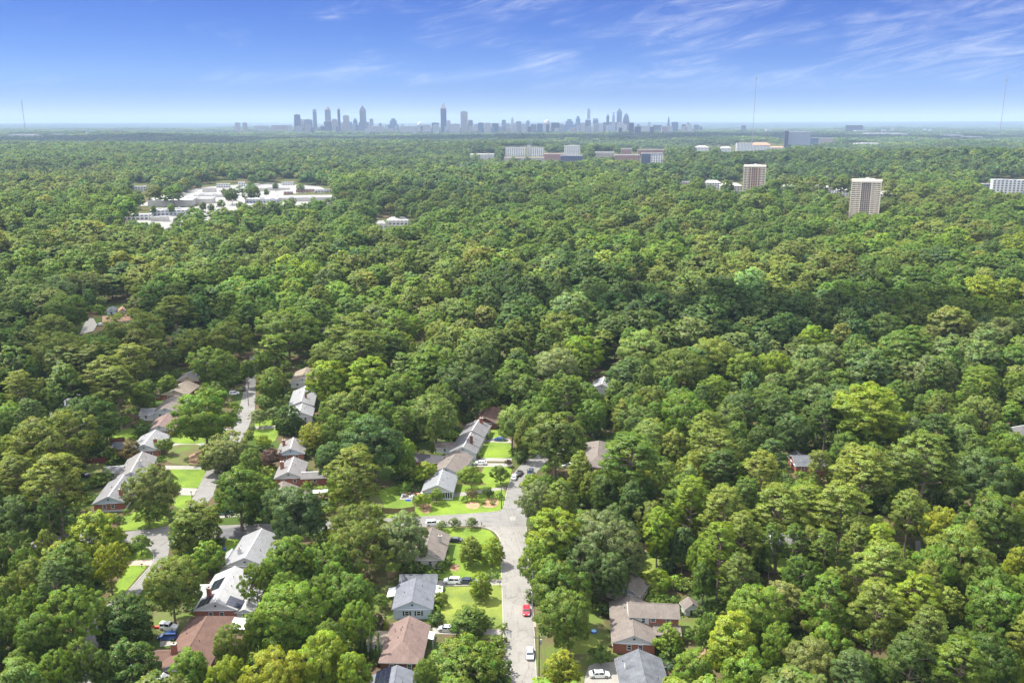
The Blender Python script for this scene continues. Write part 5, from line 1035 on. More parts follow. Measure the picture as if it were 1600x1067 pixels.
# low roofs that join the towers into one band
for i in range(78):
    x = 452 + i*8.3 + random.uniform(-3, 3); w_ = random.uniform(3.5, 10); yt = random.uniform(196.5, 201.5) if i % 3 else random.uniform(193, 198)
    p, z, w, h, dep = place(x, x + w_, yt, random.choice((206, 208, 210))); q = MB(); m_ = FA[random.choice('wwtpgld')]; q.solid(ring(w, w*.6, -3), ring(w, w*.6, h*.95), m_, ROOFC); q.box(-w*.2, w*.25, -w*.1, w*.1, h*.95, h, UNIT)
    o = q.build('low_block'); o.location = (p.x, p.y, z); tag(o, 'low pale block in the band at the foot of the skyline', 'building', 'low blocks at the foot of the skyline')
# ---- masts
def mast(label, short, bx, by, ty, cand=True, group='tall broadcast masts'):
    p, z, w, h, dep = place(bx - 1, bx + 1, ty, by); t = thing('radio_mast', label, 'mast', (p.x, p.y, z), 0, group); r0 = dep/1400*.42; q = MB()
    for k in range(3):                            # lattice legs and bracing
        a = 2*pi*k/3; q.tube([(r0*cos(a), r0*sin(a), 0), (r0*cos(a), r0*sin(a), h*.93)], r0*.28, MET, 4)
    n = 40
    for i in range(n):
        for k in range(3):
            a, b = 2*pi*k/3, 2*pi*(k+1)/3; z0, z1 = h*.93*i/n, h*.93*(i+1)/n; q.tube([(r0*cos(a), r0*sin(a), z0), (r0*cos(b), r0*sin(b), z1)], r0*.16, MET, 3, cap=False)
    q.build('lattice', t); q = MB(); q.box(-r0*1.3, r0*1.3, -r0*1.3, r0*1.3, h*.925, h*.945, MET); 
    if cand:
        q.tube([(-r0*5, 0, h*.935), (r0*5, 0, h*.935)], r0*.5, MET, 4)
        for x in (-5, 5): q.tube([(r0*x, 0, h*.935), (r0*x*1.05, 0, h*1.02)], r0*.35, MET, 4)
    q.tube([(0, 0, h*.93), (0, 0, h)], r0*.4, MET, 4); q.build('antenna', t); q = MB()
    for k in range(3):
        a = 2*pi*k/3 + .5; q.tube([(0, 0, h*.6), (cos(a)*h*.5, sin(a)*h*.5, 0)], .09, WIRE_M, 3, cap=False); q.tube([(0, 0, h*.9), (cos(a)*h*.62, sin(a)*h*.62, 0)], .09, WIRE_M, 3, cap=False)
    g = q.build('guy_wire', t); LAND.append((bx, (by+ty)/2, short))
WIRE_M = P('guy_steel', (.3, .3, .3), .6)
mast('thin broadcast mast over the right horizon behind the wood', 'the first tall mast', 1175, 228, 115.8); mast('nearer tall mast with forked antennas at the right edge', 'the tall mast at the right', 1560, 226, 119); mast('faint thin mast over the left horizon', 'the faint left mast', 40.3, 210, 155, cand=False)
# ---- the two apartment towers
def apartment(label, short, x0, x1, ytop, ybase, brick, white, floors, hid=9, mid=.34, pent=True):
    p, z, w, h, dep = place(x0, x1, ytop, ybase, hid); t = thing('apartment_tower', label, 'tower', (p.x, p.y, z), -atan2(p.x, p.y), 'apartment towers above the wood'); w *= .97; d = w*.72; hb = h*.93; fh = hb/floors
    q = MB(); q.box(-w/2 + .8, w/2 - .8, -d/2 + .8, d/2 - .8, 0, hb, brick); q.build('wall', t)
    q = MB()                                     # slabs and white piers
    for s in (-1, 1):
        q = MB()
        for i in range(1, floors + 1):
            xa, xb = sorted((s*w/2, s*w*mid/2 if floors > 16 else s*w*.22)); 
            q.box(xa, xb, -d/2 - .9, -d/2 + .8, i*fh - .28, i*fh, white); q.box(xa + .05, xb - .05, -d/2 - .86, -d/2 - .76, i*fh, i*fh + 1.0, white)
        q.build('balcony_stack', t)
    q = MB()
    for s in (-1, 1):
        for x in (s*(w/2 - .35), s*w*mid/2): q.box(x - .35, x + .35, -d/2 - .95, -d/2 + 1.2, 0, hb + .6, white)
    q.box(-w/2 - .15, w/2 + .15, -d/2 - 1.0, d/2 + .2, hb, hb + 2.6, white); q.build('pier_and_parapet', t)
    nb = 5 if floors > 16 else 3; bw = w*mid/nb
    for i in range(floors):
        g = MB()
        for j in range(nb): x = -w*mid/2 + bw*(j + .5); g.box(x - bw*.30, x + bw*.30, -d/2 + .66, -d/2 + .83, i*fh + fh*.32, i*fh + fh*.82, GLASS)
        for s in (-1, 1):
            for j in range(2):
                x = s*(w*mid/2 + (w*(1 - mid)/2)*(j + .5)/2); g.box(x - w*.04, x + w*.04, -d/2 + .66, -d/2 + .83, i*fh + fh*.1, i*fh + fh*.85, GLASS)
            xx = s*(w/2 - .86); [g.box(min(xx, xx + s*.12), max(xx, xx + s*.12), y - 1.3, y + 1.3, i*fh + fh*.3, i*fh + fh*.8, GLASS) for y in (-d*.25, d*.05, d*.3)]
        g.build('window_row', t)
    q = MB(); q.box(-w*.24, w*.24, -d*.3, d*.3, hb, h*.985, brick); q.box(-w*.26, w*.26, -d*.32, d*.32, h*.985, h, white); q.box(-w*.05, w*.08, -.1*d, .1*d, h, h + 2, UNIT); q.build('penthouse', t)
    LAND.append(((x0+x1)/2, (ytop+ybase)/2, short)); FAR_CLEAR.append([(x0, ytop), (x1, ytop), (x1, ybase - 2), (x0, ybase - 2)])
APB = P('tower_brick', (.50, .33, .25), .85, noise=.12, nscale=.4); APD = P('tower_dark_brick', (.46, .37, .31), .85, noise=.12, nscale=.4); APW = P('tower_white', (.82, .71, .56), .7)
apartment('tall apartment tower of dark brick with cream balconies rising from the wood', 'the nearer apartment tower', 1327.5, 1372, 280, 334, APD, APW, 20); apartment('pale apartment tower with brick panels, the farther of the two', 'the farther apartment tower', 1160.5, 1194.5, 258, 295, APB, APW, 16, mid=.30)
# ---- institutions and shops in the middle distance
def block(label, cat, x0, x1, yt, yb, m, roof=None, hid=8, dr=.6, units=3, parapet=True, name='building', group=None, short=None, dark=None, hip=0.0, rz=0.0):
    p, z, w, h, dep = place(x0, x1, yt, yb, hid); d = w*dr; t = thing(name, label, cat, (p.x, p.y + d/2, z), rz - atan2(p.x, p.y)*.6, group); q = MB(); hh = h*(.72 if hip else .95); f = FA.get(m) or MATS.get(m) or m
    q.box(-w/2, w/2, -d/2, d/2, -8, hh, f, roof or ROOFC); q.build('wall', t)
    if parapet and not hip:
        q = MB(); e = .35; tt = .9; [q.box(a, b, c, dd, hh, hh + tt, TRIM if not dark else dark) for a, b, c, dd in ((-w/2, w/2, -d/2, -d/2 + e), (-w/2, w/2, d/2 - e, d/2), (-w/2, -w/2 + e, -d/2 + e, d/2 - e), (w/2 - e, w/2, -d/2 + e, d/2 - e))]; q.build('parapet', t)
    if hip: q = MB(); q.solid(ring(w*1.05, d*1.08, hh), ring(w*(1 - hip), d*.06, h), roof or HIPW); q.build('roof', t)
    else:
        for k in range(units): q = MB(); x, y = random.uniform(-.4, .4)*w, random.uniform(-.35, .35)*d; s = min(w*.07, 4); q.box(x - s, x + s, y - s*.7, y + s*.7, hh, max(h, hh + 1.5), UNIT); q.build('roof_unit', t)
    FAR_CLEAR.append([(x0, yt), (x1, yt), (x1, yb + (1.5 if hip else 0)), (x0, yb + (1.5 if hip else 0))])
    if short: LAND.append(((x0+x1)/2, (yt+yb)/2, short))
    return t
HOSW = facade('hospital_white', (.72, .70, .66), (.10, .12, .15), 4.2, 6.5, .62, .55); HOSB = facade('blue_curtain_wall', (.085, .10, .17), (.05, .06, .12), 4, 5, .7, .8); BRK = facade('brick_facade', (.33, .19, .15), (.07, .08, .10), 4, 5, .45, .5); STR = facade('striped_facade', (.36, .39, .44), (.15, .19, .25), 4.4, 60, .52, 1.1); SHOPF = P('shop_front', (.50, .47, .42), .8, noise=.15, nscale=.1); DKG = facade('dark_block', (.09, .11, .17), (.05, .07, .12), 4, 5, .6, .7)
block('white hospital wing with dark roof and a grid of windows', 'hospital', 790, 822, 230, 242.5, HOSW, hid=5, dr=.3, short='the white hospital wing'); block('hospital wing right of the tower, white with dark roof', 'hospital', 831, 850, 230.5, 242, HOSW, hid=5, dr=.4); block('slim white stair tower in the middle of the hospital wing', 'hospital', 824, 830, 227, 242, 'w', hid=5, dr=.8, units=1)
block('pale gridded block behind the brick campus roofs', 'building', 882, 906, 227.5, 239, HOSW, hid=12, dr=.5, short='the pale gridded block'); block('bright blue glass building on the campus', 'building', 876, 911, 243, 251, HOSB, ROOFC, hid=6, dr=.4, short='the blue glass building'); block('low brick building with orange roof left of the blue glass', 'building', 850, 882, 240.5, 247, BRK, TERRA, hid=6, dr=.6)
block('dark glass block with white bands right of the campus', 'building', 1003, 1036, 239.5, 254, DKG, hid=6, dr=.5, short='the dark campus block'); block('white framed wing in front of the dark campus block', 'building', 1017, 1036, 242, 254.5, HOSW, hid=5, dr=.15, units=1); block('brick roofed hall behind the dark campus block', 'building', 997, 1038, 234, 240, BRK, TERRA, hid=14, dr=.3); block('tan hall left of the brick campus row', 'building', 931, 960, 238, 245, 't', hid=8); block('long brick building on the campus', 'building', 961, 1000, 242, 250, BRK, hid=8, dr=.4); block('tall brick block behind the long brick building', 'building', 971, 987, 232.5, 241, BRK, hid=14)
block('pale laboratory blocks left of the hospital', 'building', 734, 772, 241, 247, 'w', hid=6); block('low tan roofed buildings below the hospital', 'building', 788, 850, 246.5, 250.5, 't', TERRA, hid=6, dr=.25); block('flat tan building alone in the wood', 'building', 1047, 1078, 284, 289.5, 't', ROOFC, hid=8, dr=.3, units=2)
block('big office block with horizontal bands and a dark stair core', 'office block', 1232, 1266, 205, 229, STR, hid=8, dr=.4, short='the banded office block'); block('dark stair core on the flank of the banded office block', 'building', 1226, 1231.5, 203, 229, 'd', hid=8, dr=1.5, units=1); block('blue glass wing right of the banded office block', 'building', 1266, 1279, 215, 227, 'b', hid=8); block('tan and dark blocks behind the ridge', 'building', 1280, 1302, 215.5, 225.5, 't', hid=8)
block('white campus building with terracotta roof, left part', 'building', 1152, 1176, 223.5, 236.5, HOSW, TERRA, hid=6, dr=.6, short='the terracotta roofed campus'); block('terracotta roofed hall in the middle of the white campus', 'building', 1176, 1204, 223, 234, HOSW, TERRA, hid=8, dr=.6, hip=.35); block('low terracotta roof at the right end of the white campus', 'building', 1204, 1226, 229, 232.5, HOSW, TERRA, hid=8, hip=.3); block('white house with small turrets in the wood', 'building', 1087, 1108, 228, 235, HOSW, HIPW, hid=6, hip=.5); block('white villa with turret right of the first turreted one', 'building', 1126, 1143, 229, 236, HOSW, HIPW, hid=6, hip=.5)
q = MB(); p, z, w, h, dep = place(730.5, 733, 232, 240, 6); q.solid(ring(w, w, 0), ring(w, w, h*.6), TRIM); q.solid(ring(w*.9, w*.9, h*.6), ring(.3, .3, h), TRIM); o = q.build('church_steeple'); o.location = (p.x, p.y, z); tag(o, 'white church steeple rising from the wood left of the hospital', 'steeple')
for a in ((1221, 1267, 289.5, 296, 'long low building with pale hipped roof left of the nearer tower'), (1271, 1304, 290, 297.5, 'domed pale roof beside the nearer tower'), (1306, 1327, 294.5, 299.5, 'pale roof touching the left side of the nearer tower'), (1374, 1396, 298.5, 309, 'pale roofed building right of the nearer tower'), (1101, 1127, 282, 290, 'pale hipped roof left of the farther tower'), (1127, 1160, 286.5, 295, 'long pale roof at the foot of the farther tower'), (1051, 1060, 274, 276.5, 'small pale roof far in the wood')):
    block(a[4], 'building', *a[:4], FA['w'], HIPW, hid=7, dr=.55, hip=.45, group='pale roofed halls by the apartment towers')
block('cream laboratory building at the right edge', 'building', 1556, 1600, 281, 301, HOSW, ROOFW, hid=7, dr=.5, units=8, short='the cream laboratory'); block('grey windowless block left of the cream laboratory', 'building', 1537, 1556, 287.5, 296, FA['g'], hid=7, dr=.6)
# the shopping centre
terr_sheet('parking_lot', [(190, 352), (215, 322), (262, 302), (330, 292), (420, 286), (500, 292), (528, 306), (516, 324), (455, 330), (395, 328), (350, 345), (290, 352), (250, 360)], surf_mat('parking_asphalt', (.24, .235, .22), .05, .15), lift=.4, n=14)
G_ = 'flat roofed shops of the shopping centre'
for a in ((225, 291, 313.5, 322, 'big white flat roofed store with a plain front', 1.1, SHOPF), (292, 327, 311, 318, 'tan side wing of the big white store', 1.2, SHOPF), (232, 286, 329, 336, 'lower white roofed shop in front of the big store', .7, FA['l']), (194, 232, 336, 343, 'grey gabled building at the left end of the shops', .5, FA['w']), (235, 262, 340, 345, 'cream shed with a brick end below the shops', .3, SHOPF), (300, 350, 304.5, 308.5, 'row of shops with white roof behind the big store', .8, SHOPF),
          (316, 336, 294.5, 302, 'small white roofed shop behind the row', .5, SHOPF), (380, 430, 311.5, 316.5, 'left half of the long white roofed shop row', .9, FA['l']), (430.5, 514, 309, 314, 'right half of the long white roofed shop row', .5, SHOPF), (405, 450, 294, 298, 'pale shops at the back of the parking lot', .3, SHOPF), (462, 490, 296, 300, 'brick and pale shops at the back right', .4, BRK), (492, 515, 297, 300.5, 'last pale shop at the right end', .5, FA['w']), (338, 358, 288, 293, 'pale block left of the back shops', .4, FA['w']), (372, 382, 285, 291, 'small pale block behind the shops', .6, FA['w']), (440, 458, 285.5, 290, 'white building with a red sign board behind the shops', .4, FA['w']),
          (208, 226, 292, 298, 'small pale building in the wood left of the shops', .6, FA['w']), (443, 457, 300, 303.5, 'small red fronted shop in the middle of the lot', .4, BRK)):
    FAR_CLEAR.append([(a[0], a[2] - 5.5), (a[1], a[2] - 5.5), (a[1], a[3] - 1), (a[0], a[3] - 1)])
    block(a[4], 'shop', *a[:4], a[6], ROOFW, hid=1.0, dr=a[5], units=5, group=G_, name='shop', short='the ' + a[4] if 'big white' in a[4] or 'right half' in a[4] else None)
FAR_CLEAR.append([(295, 328), (322, 326), (322, 336), (300, 337)]); FAR_CLEAR.append([(335, 320), (355, 318), (356, 329), (338, 331)]); FAR_CLEAR.append([(366, 310), (380, 308), (380, 318), (366, 318)]); FAR_CLEAR.append([(408, 297), (512, 300), (512, 304), (408, 304)])
for a in ((604, 637, 340, 351, 'white flat roofed building in the mid wood'), (588, 602, 345, 356, 'small pale roof beside a paved gap'), (1576, 1590, 308, 312, 'tiny pale roof near the right edge'), (975, 985, 416, 432, 'tan house glimpsed in the mid forest'), (1148, 1156, 470, 476, 'pale roof tip among dark crowns'), (660, 676, 428, 438, 'pale house behind thin trunks in mid forest'), (590, 602, 455, 462, 'orange tan wall glimpsed between crowns')):
    block(a[4], 'building', *a[:4], FA['w'] if 'white' in a[4] or 'pale' in a[4] else SHOPF, HIPW, hid=5, dr=.6, hip=.4)
CARP_ = [PAINT[k] for k in ('white', 'red', 'dark', 'silver', 'grey', 'blue')]
def far_car(i, px, py, ang):
    """A parked car with its own body, cabin and wheels in one mesh: a dot in the picture."""
    p = at(px, py, .4, terrain=True); z = float(H(p.x, p.y)) + .42; q = MB(); m = CARP_[i % 6]
    q.solid([(-2.2, -.85, .3), (2.2, -.85, .3), (2.2, .85, .3), (-2.2, .85, .3)], [(-2.15, -.85, .85), (2.1, -.85, .8), (2.1, .85, .8), (-2.15, .85, .85)], m); q.solid([(-1.6, -.75, .85), (.9, -.75, .82), (.9, .75, .82), (-1.6, .75, .85)], [(-1.2, -.6, 1.4), (.3, -.6, 1.4), (.3, .6, 1.4), (-1.2, .6, 1.4)], CGL)
    q.solid([(-1.15, -.58, 1.4), (.28, -.58, 1.4), (.28, .58, 1.4), (-1.15, .58, 1.4)], [(-1.1, -.55, 1.44), (.25, -.55, 1.44), (.25, .55, 1.44), (-1.1, .55, 1.44)], m)
    for x in (-1.4, 1.4):
        for s in (-1, 1): q.tube([(x, s*.7, .3), (x, s*.88, .3)], .32, TYRE, 8)
    o = q.build('far_car'); o.location = (p.x, p.y, z); o.rotation_euler = (0, 0, ang); tag(o, 'car parked on the bright lot of the distant shopping centre', 'car', 'cars on the shopping centre lot')
k = 0
for row, (xa, xb, y) in enumerate(((280, 345, 324), (290, 350, 328), (300, 340, 332), (335, 400, 299), (405, 450, 300.5), (460, 512, 301.5), (340, 372, 314))):
    x = xa
    while x < xb: 
        if random.random() < .6: far_car(k, x, y + random.uniform(-.3, .3), pi/2 + random.uniform(-.05, .05))
        k += 1; x += 4.2
# ------------------------------------------------------------------ the wood beyond the streets: past what one can count, ONE object
def vnoise(x, y, s, seed=0):
    r = np.random.default_rng(seed); tab = r.random((64, 64)); x = x/s; y = y/s
    xi = np.floor(x).astype(int); yi = np.floor(y).astype(int); fx = x - xi; fy = y - yi; fx = fx*fx*(3-2*fx); fy = fy*fy*(3-2*fy)
    g = lambda a, b: tab[a % 64, b % 64]
    return (g(xi, yi)*(1-fx) + g(xi+1, yi)*fx)*(1-fy) + (g(xi, yi+1)*(1-fx) + g(xi+1, yi+1)*fx)*fy
def in_poly(px, py, poly):
    px = np.asarray(px, float); py = np.asarray(py, float); c = np.zeros(px.shape, bool); n = len(poly)
    for i in range(n):
        x0, y0 = poly[i]; x1, y1 = poly[(i+1) % n]
        if y0 == y1: continue
        k = ((y0 > py) != (y1 > py)) & (px < (x1-x0)*(py-y0)/(y1-y0) + x0); c ^= k
    return c
def scatter(d0, d1, sp0, grow, seed):
    """Jittered rows from distance d0 to d1 in the camera's wedge (with a margin), spacing growing with distance."""
    r = np.random.default_rng(seed); X = []; Y = []; y = d0
    while y < d1:
        s = sp0*(1 + grow*max(0, y - d0)/d0); half = .70*y + 110; n = int(2*half/s)
        xs = -half + (np.arange(n) + .5)*s + r.uniform(-.36, .36, n)*s; ys = y + r.uniform(-.36, .36, n)*s; X.append(xs); Y.append(ys); y += s*.88
    return np.concatenate(X), np.concatenate(Y)
def gn_forest(name, X, Y, Z, idx, scl, col, hid):
    n = len(X); me = bpy.data.meshes.new(name); me.vertices.add(n); me.vertices.foreach_set('co', np.stack([X, Y, Z], 1).reshape(-1))
    r = np.random.default_rng(5)
    def attr(nm, ty, key, data): a = me.attributes.new(nm, ty, 'POINT'); a.data.foreach_set(key, np.ascontiguousarray(data).reshape(-1))
    attr('idx', 'INT', 'value', idx.astype(np.int32)); attr('scl', 'FLOAT_VECTOR', 'vector', scl.astype(np.float32)); attr('leafcol', 'FLOAT_VECTOR', 'vector', col.astype(np.float32))
    attr('rot', 'FLOAT_VECTOR', 'vector', np.stack([np.zeros(n), np.zeros(n), r.uniform(0, 2*pi, n)], 1).astype(np.float32))
    o = bpy.data.objects.new(name, me); COL.objects.link(o)
    g = bpy.data.node_groups.new(name, 'GeometryNodeTree'); g.interface.new_socket('Geometry', in_out='INPUT', socket_type='NodeSocketGeometry'); g.interface.new_socket('Geometry', in_out='OUTPUT', socket_type='NodeSocketGeometry')
    N = g.nodes; L = g.links; gi = N.new('NodeGroupInput'); go = N.new('NodeGroupOutput'); ip = N.new('GeometryNodeInstanceOnPoints')
    ci = N.new('GeometryNodeCollectionInfo'); ci.inputs[0].default_value = hid; ci.inputs['Separate Children'].default_value = True; ci.inputs['Reset Children'].default_value = True
    def na(nm, ty): k = N.new('GeometryNodeInputNamedAttribute'); k.data_type = ty; k.inputs[0].default_value = nm; return next(s for s in k.outputs if s.enabled and s.name == 'Attribute')
    L.new(gi.outputs[0], ip.inputs['Points']); L.new(ci.outputs[0], ip.inputs['Instance']); ip.inputs['Pick Instance'].default_value = True
    L.new(na('idx', 'INT'), ip.inputs['Instance Index']); L.new(na('scl', 'FLOAT_VECTOR'), ip.inputs['Scale'])
    e = N.new('FunctionNodeEulerToRotation'); L.new(na('rot', 'FLOAT_VECTOR'), e.inputs[0]); L.new(e.outputs[0], ip.inputs['Rotation'])
    L.new(ip.outputs[0], go.inputs[0]); mo = o.modifiers.new('trees', 'NODES'); mo.node_group = g
    return o
# tone of the wood by where it grows, the hollow's shade put into dark greens: photo-space sightings turned into place, nearest one wins
SEEDS = '''60,380,k 120,460,l 200,400,o 260,420,k 330,430,o 300,470,g 380,420,o 380,460,f 450,440,y 440,400,o 560,460,f 600,440,o 520,400,g 650,400,o 700,370,g 760,400,k 820,390,g 900,400,g
 960,400,f 900,450,d 1000,480,d 1100,500,d 1200,500,d 1300,500,d 980,520,d 1100,450,o 1200,440,k 1300,430,o 1400,430,g 1500,420,f 1580,420,g 1450,480,f 1380,470,f 1540,470,y 60,330,g 150,350,f 300,350,f 450,350,g 600,330,g 750,340,g
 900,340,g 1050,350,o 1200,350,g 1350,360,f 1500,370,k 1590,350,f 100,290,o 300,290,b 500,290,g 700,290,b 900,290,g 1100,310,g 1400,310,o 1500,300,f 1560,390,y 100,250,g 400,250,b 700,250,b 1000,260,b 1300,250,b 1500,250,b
 50,430,g 20,500,g 100,520,o 200,520,g 300,500,d 400,510,g 500,500,g 600,510,o 700,500,o 800,480,d 880,500,g 1000,560,f 1100,560,l 1200,560,l 1300,550,g 1400,530,g 1500,540,l 1580,520,g 1290,590,l 500,560,f 600,570,g 700,560,o 20,570,g 100,560,o 250,560,o 330,570,g 30,620,g 100,640,o
 720,620,g 800,620,g 900,600,f 1000,640,g 1100,640,g 1200,640,d 1450,640,g 1550,640,f 50,700,o 40,780,g 30,880,g 950,780,g 1150,740,k 1250,780,k 1350,780,k 1450,780,g 1550,760,g 1100,850,g 1200,900,o 1300,900,g 1400,900,k 1500,880,k 1580,900,f 1200,1000,f 1300,1000,f 1400,1020,d 1500,1000,g 1580,1020,g 50,1000,g 450,900,f 500,1000,y'''
S_ = [s.split(',') for s in SEEDS.split()]
_sp = [at(float(a), float(b), 14, terrain=True) if float(b) < 560 else at(float(a), float(b), 12) for a, b, c in S_]
SEEDX = np.array([p.x for p in _sp]); SEEDY = np.array([p.y for p in _sp]); SEEDT = [c for a, b, c in S_]
def tones(X, Y, seed, mixp=.28):
    r = np.random.default_rng(seed); out = np.empty((len(X), 3)); keys = list('gggffodbklg')
    lx = np.log(np.hypot(SEEDX, SEEDY)); lt = np.arctan2(SEEDX, SEEDY)
    for i0 in range(0, len(X), 4000):
        x = X[i0:i0+4000]; y = Y[i0:i0+4000]
        dd = (np.log(np.hypot(x, y))[:, None] - lx)**2*1.4 + (np.arctan2(x, y)[:, None] - lt)**2*4; dd *= r.uniform(.55, 1.5, dd.shape); k = dd.argmin(1)
        for j in range(len(x)):
            key = SEEDT[k[j]] if r.random() > mixp else keys[r.integers(len(keys))]
            out[i0+j] = TONE[key]
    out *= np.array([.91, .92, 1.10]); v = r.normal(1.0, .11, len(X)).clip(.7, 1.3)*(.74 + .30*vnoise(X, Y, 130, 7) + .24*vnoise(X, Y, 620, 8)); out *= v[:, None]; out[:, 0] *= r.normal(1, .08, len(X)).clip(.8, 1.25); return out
def forest():
    CLEAR_PX = [np.array(p) for p in FAR_CLEAR]
    def clear(X, Y, rad, hgt):
        """Where the photo shows a clearing, roof, car park or road among the crowns, no crown stands in front of it."""
        Z = H(X, Y); bad = np.zeros(len(X), bool)
        for zf in (0, .55, .97):
            for sx in (-.8, 0, .8):
                dep = Y*CP - (Z + hgt*zf - CAM_H)*SP
                px = CX + F_PX*(X + sx*rad)/dep; py = CY - F_PX*(Y*SP + (Z + hgt*zf - CAM_H)*CP)/dep
                for poly in CLEAR_PX: bad |= in_poly(px, py, poly)
        for bx, by, br in BLOCKED: bad |= (X - bx)**2 + (Y - by)**2 < (br + rad*.75)**2
        return bad
    X, Y = scatter(FOREST_START, 1500, 15.8, .08, 1); n = len(X); r = np.random.default_rng(2)
    idx = r.choice([0, 1, 2, 3, 4, 5, 6, 7, 8, 9, 10], n, p=[.14, .14, .14, .14, .14, .12, .05, .05, .03, .03, .02])
    gr = 1 + .08*(Y - FOREST_START)/FOREST_START; sc = gr*r.normal(1.12, .22, n).clip(.5, 1.8)*(.82 + .38*vnoise(X, Y, 70, 5)); scl = np.stack([sc*r.uniform(.85, 1.15, n), sc*r.uniform(.85, 1.15, n), (.5 + .42*sc)*r.uniform(.72, 1.25, n)], 1)
    bad = clear(X, Y, 7*sc, 22*scl[:, 2]) | (r.random(n) < .06)
    k = ~bad; X, Y, idx, scl = X[k], Y[k], idx[k], scl[k]
    # younger trees in whatever gaps remain
    x2, y2 = scatter(FOREST_START, 640, 8.5, 0, 17); r = np.random.default_rng(12); s2 = r.uniform(.38, .66, len(x2)); near = Y < 680
    bad = clear(x2, y2, 8*s2, 15*s2)
    for g in OPEN_G: bad |= in_poly(x2, y2, g)
    for a, b, s in zip(X[near], Y[near], scl[near, 0]): bad |= (x2 - a)**2 + (y2 - b)**2 < (7.0*s + 2.6)**2
    k = ~bad; x2, y2, s2 = x2[k], y2[k], s2[k]; n2 = len(x2)
    X = np.concatenate([X, x2]); Y = np.concatenate([Y, y2]); idx = np.concatenate([idx, r.integers(0, 6, n2)]); scl = np.concatenate([scl, np.stack([s2, s2, s2*r.uniform(.8, 1.3, n2)], 1)])
    # the same wood goes on beside and behind what the lens takes in
    x3, y3 = scatter(70, FOREST_START, 14.5, 0, 23); out_ = (np.abs(x3) > .60*y3 + 20) | (y3 < 140)
    for g in OPEN_G: out_ &= ~in_poly(x3, y3, g)
    out_ &= np.hypot(x3, y3) > 60; x3, y3 = x3[out_], y3[out_]; n3 = len(x3); s3 = r.uniform(.8, 1.35, n3)
    X = np.concatenate([X, x3]); Y = np.concatenate([Y, y3]); idx = np.concatenate([idx, r.integers(0, 11, n3)]); scl = np.concatenate([scl, np.stack([s3, s3, (.5 + .42*s3)*r.uniform(.75, 1.2, n3)], 1)])
    o = gn_forest('woodland', X, Y, H(X, Y), idx, scl, tones(X, Y, 3), HID); tag(o, 'unbroken green wood of broad crowns beyond the streets', 'woodland', kind='stuff')
    X, Y = scatter(1500, 4200, 20, .30, 4); n = len(X); r = np.random.default_rng(6); g = 1 + .30*(Y - 1500)/1500
    sc = r.normal(1.42, .3, n).clip(.6, 2.2); scl = np.stack([sc*g*.97, sc*g*.97, (.45 + .36*sc)*r.uniform(.72, 1.25, n)], 1); idx = r.integers(0, 5, n)
    bad = clear(X, Y, 7*sc*g, 22*scl[:, 2]) | (r.random(n) < .05); k = ~bad; X1, Y1, idx1, scl1 = X[k], Y[k], idx[k], scl[k]
    X, Y = scatter(4200, 16000, 62, .9, 8); n = len(X); g = 1 + .9*(Y - 4200)/4200; idx = r.integers(5, 8, n); scl = np.stack([g, g, r.uniform(.8, 1.25, n)], 1)
    bad = clear(X, Y, 25*g, 12+0*g) | (vnoise(X, Y, 900, 3) > .80); k = ~bad; X2, Y2, idx2, scl2 = X[k], Y[k], idx[k], scl[k]
    X = np.concatenate([X1, X2]); Y = np.concatenate([Y1, Y2]); idx = np.concatenate([idx1, idx2]); scl = np.concatenate([scl1, scl2])
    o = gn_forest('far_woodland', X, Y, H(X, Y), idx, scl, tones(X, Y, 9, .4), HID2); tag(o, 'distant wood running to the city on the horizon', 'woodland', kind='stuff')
    print('forest', len(X), len(Y))
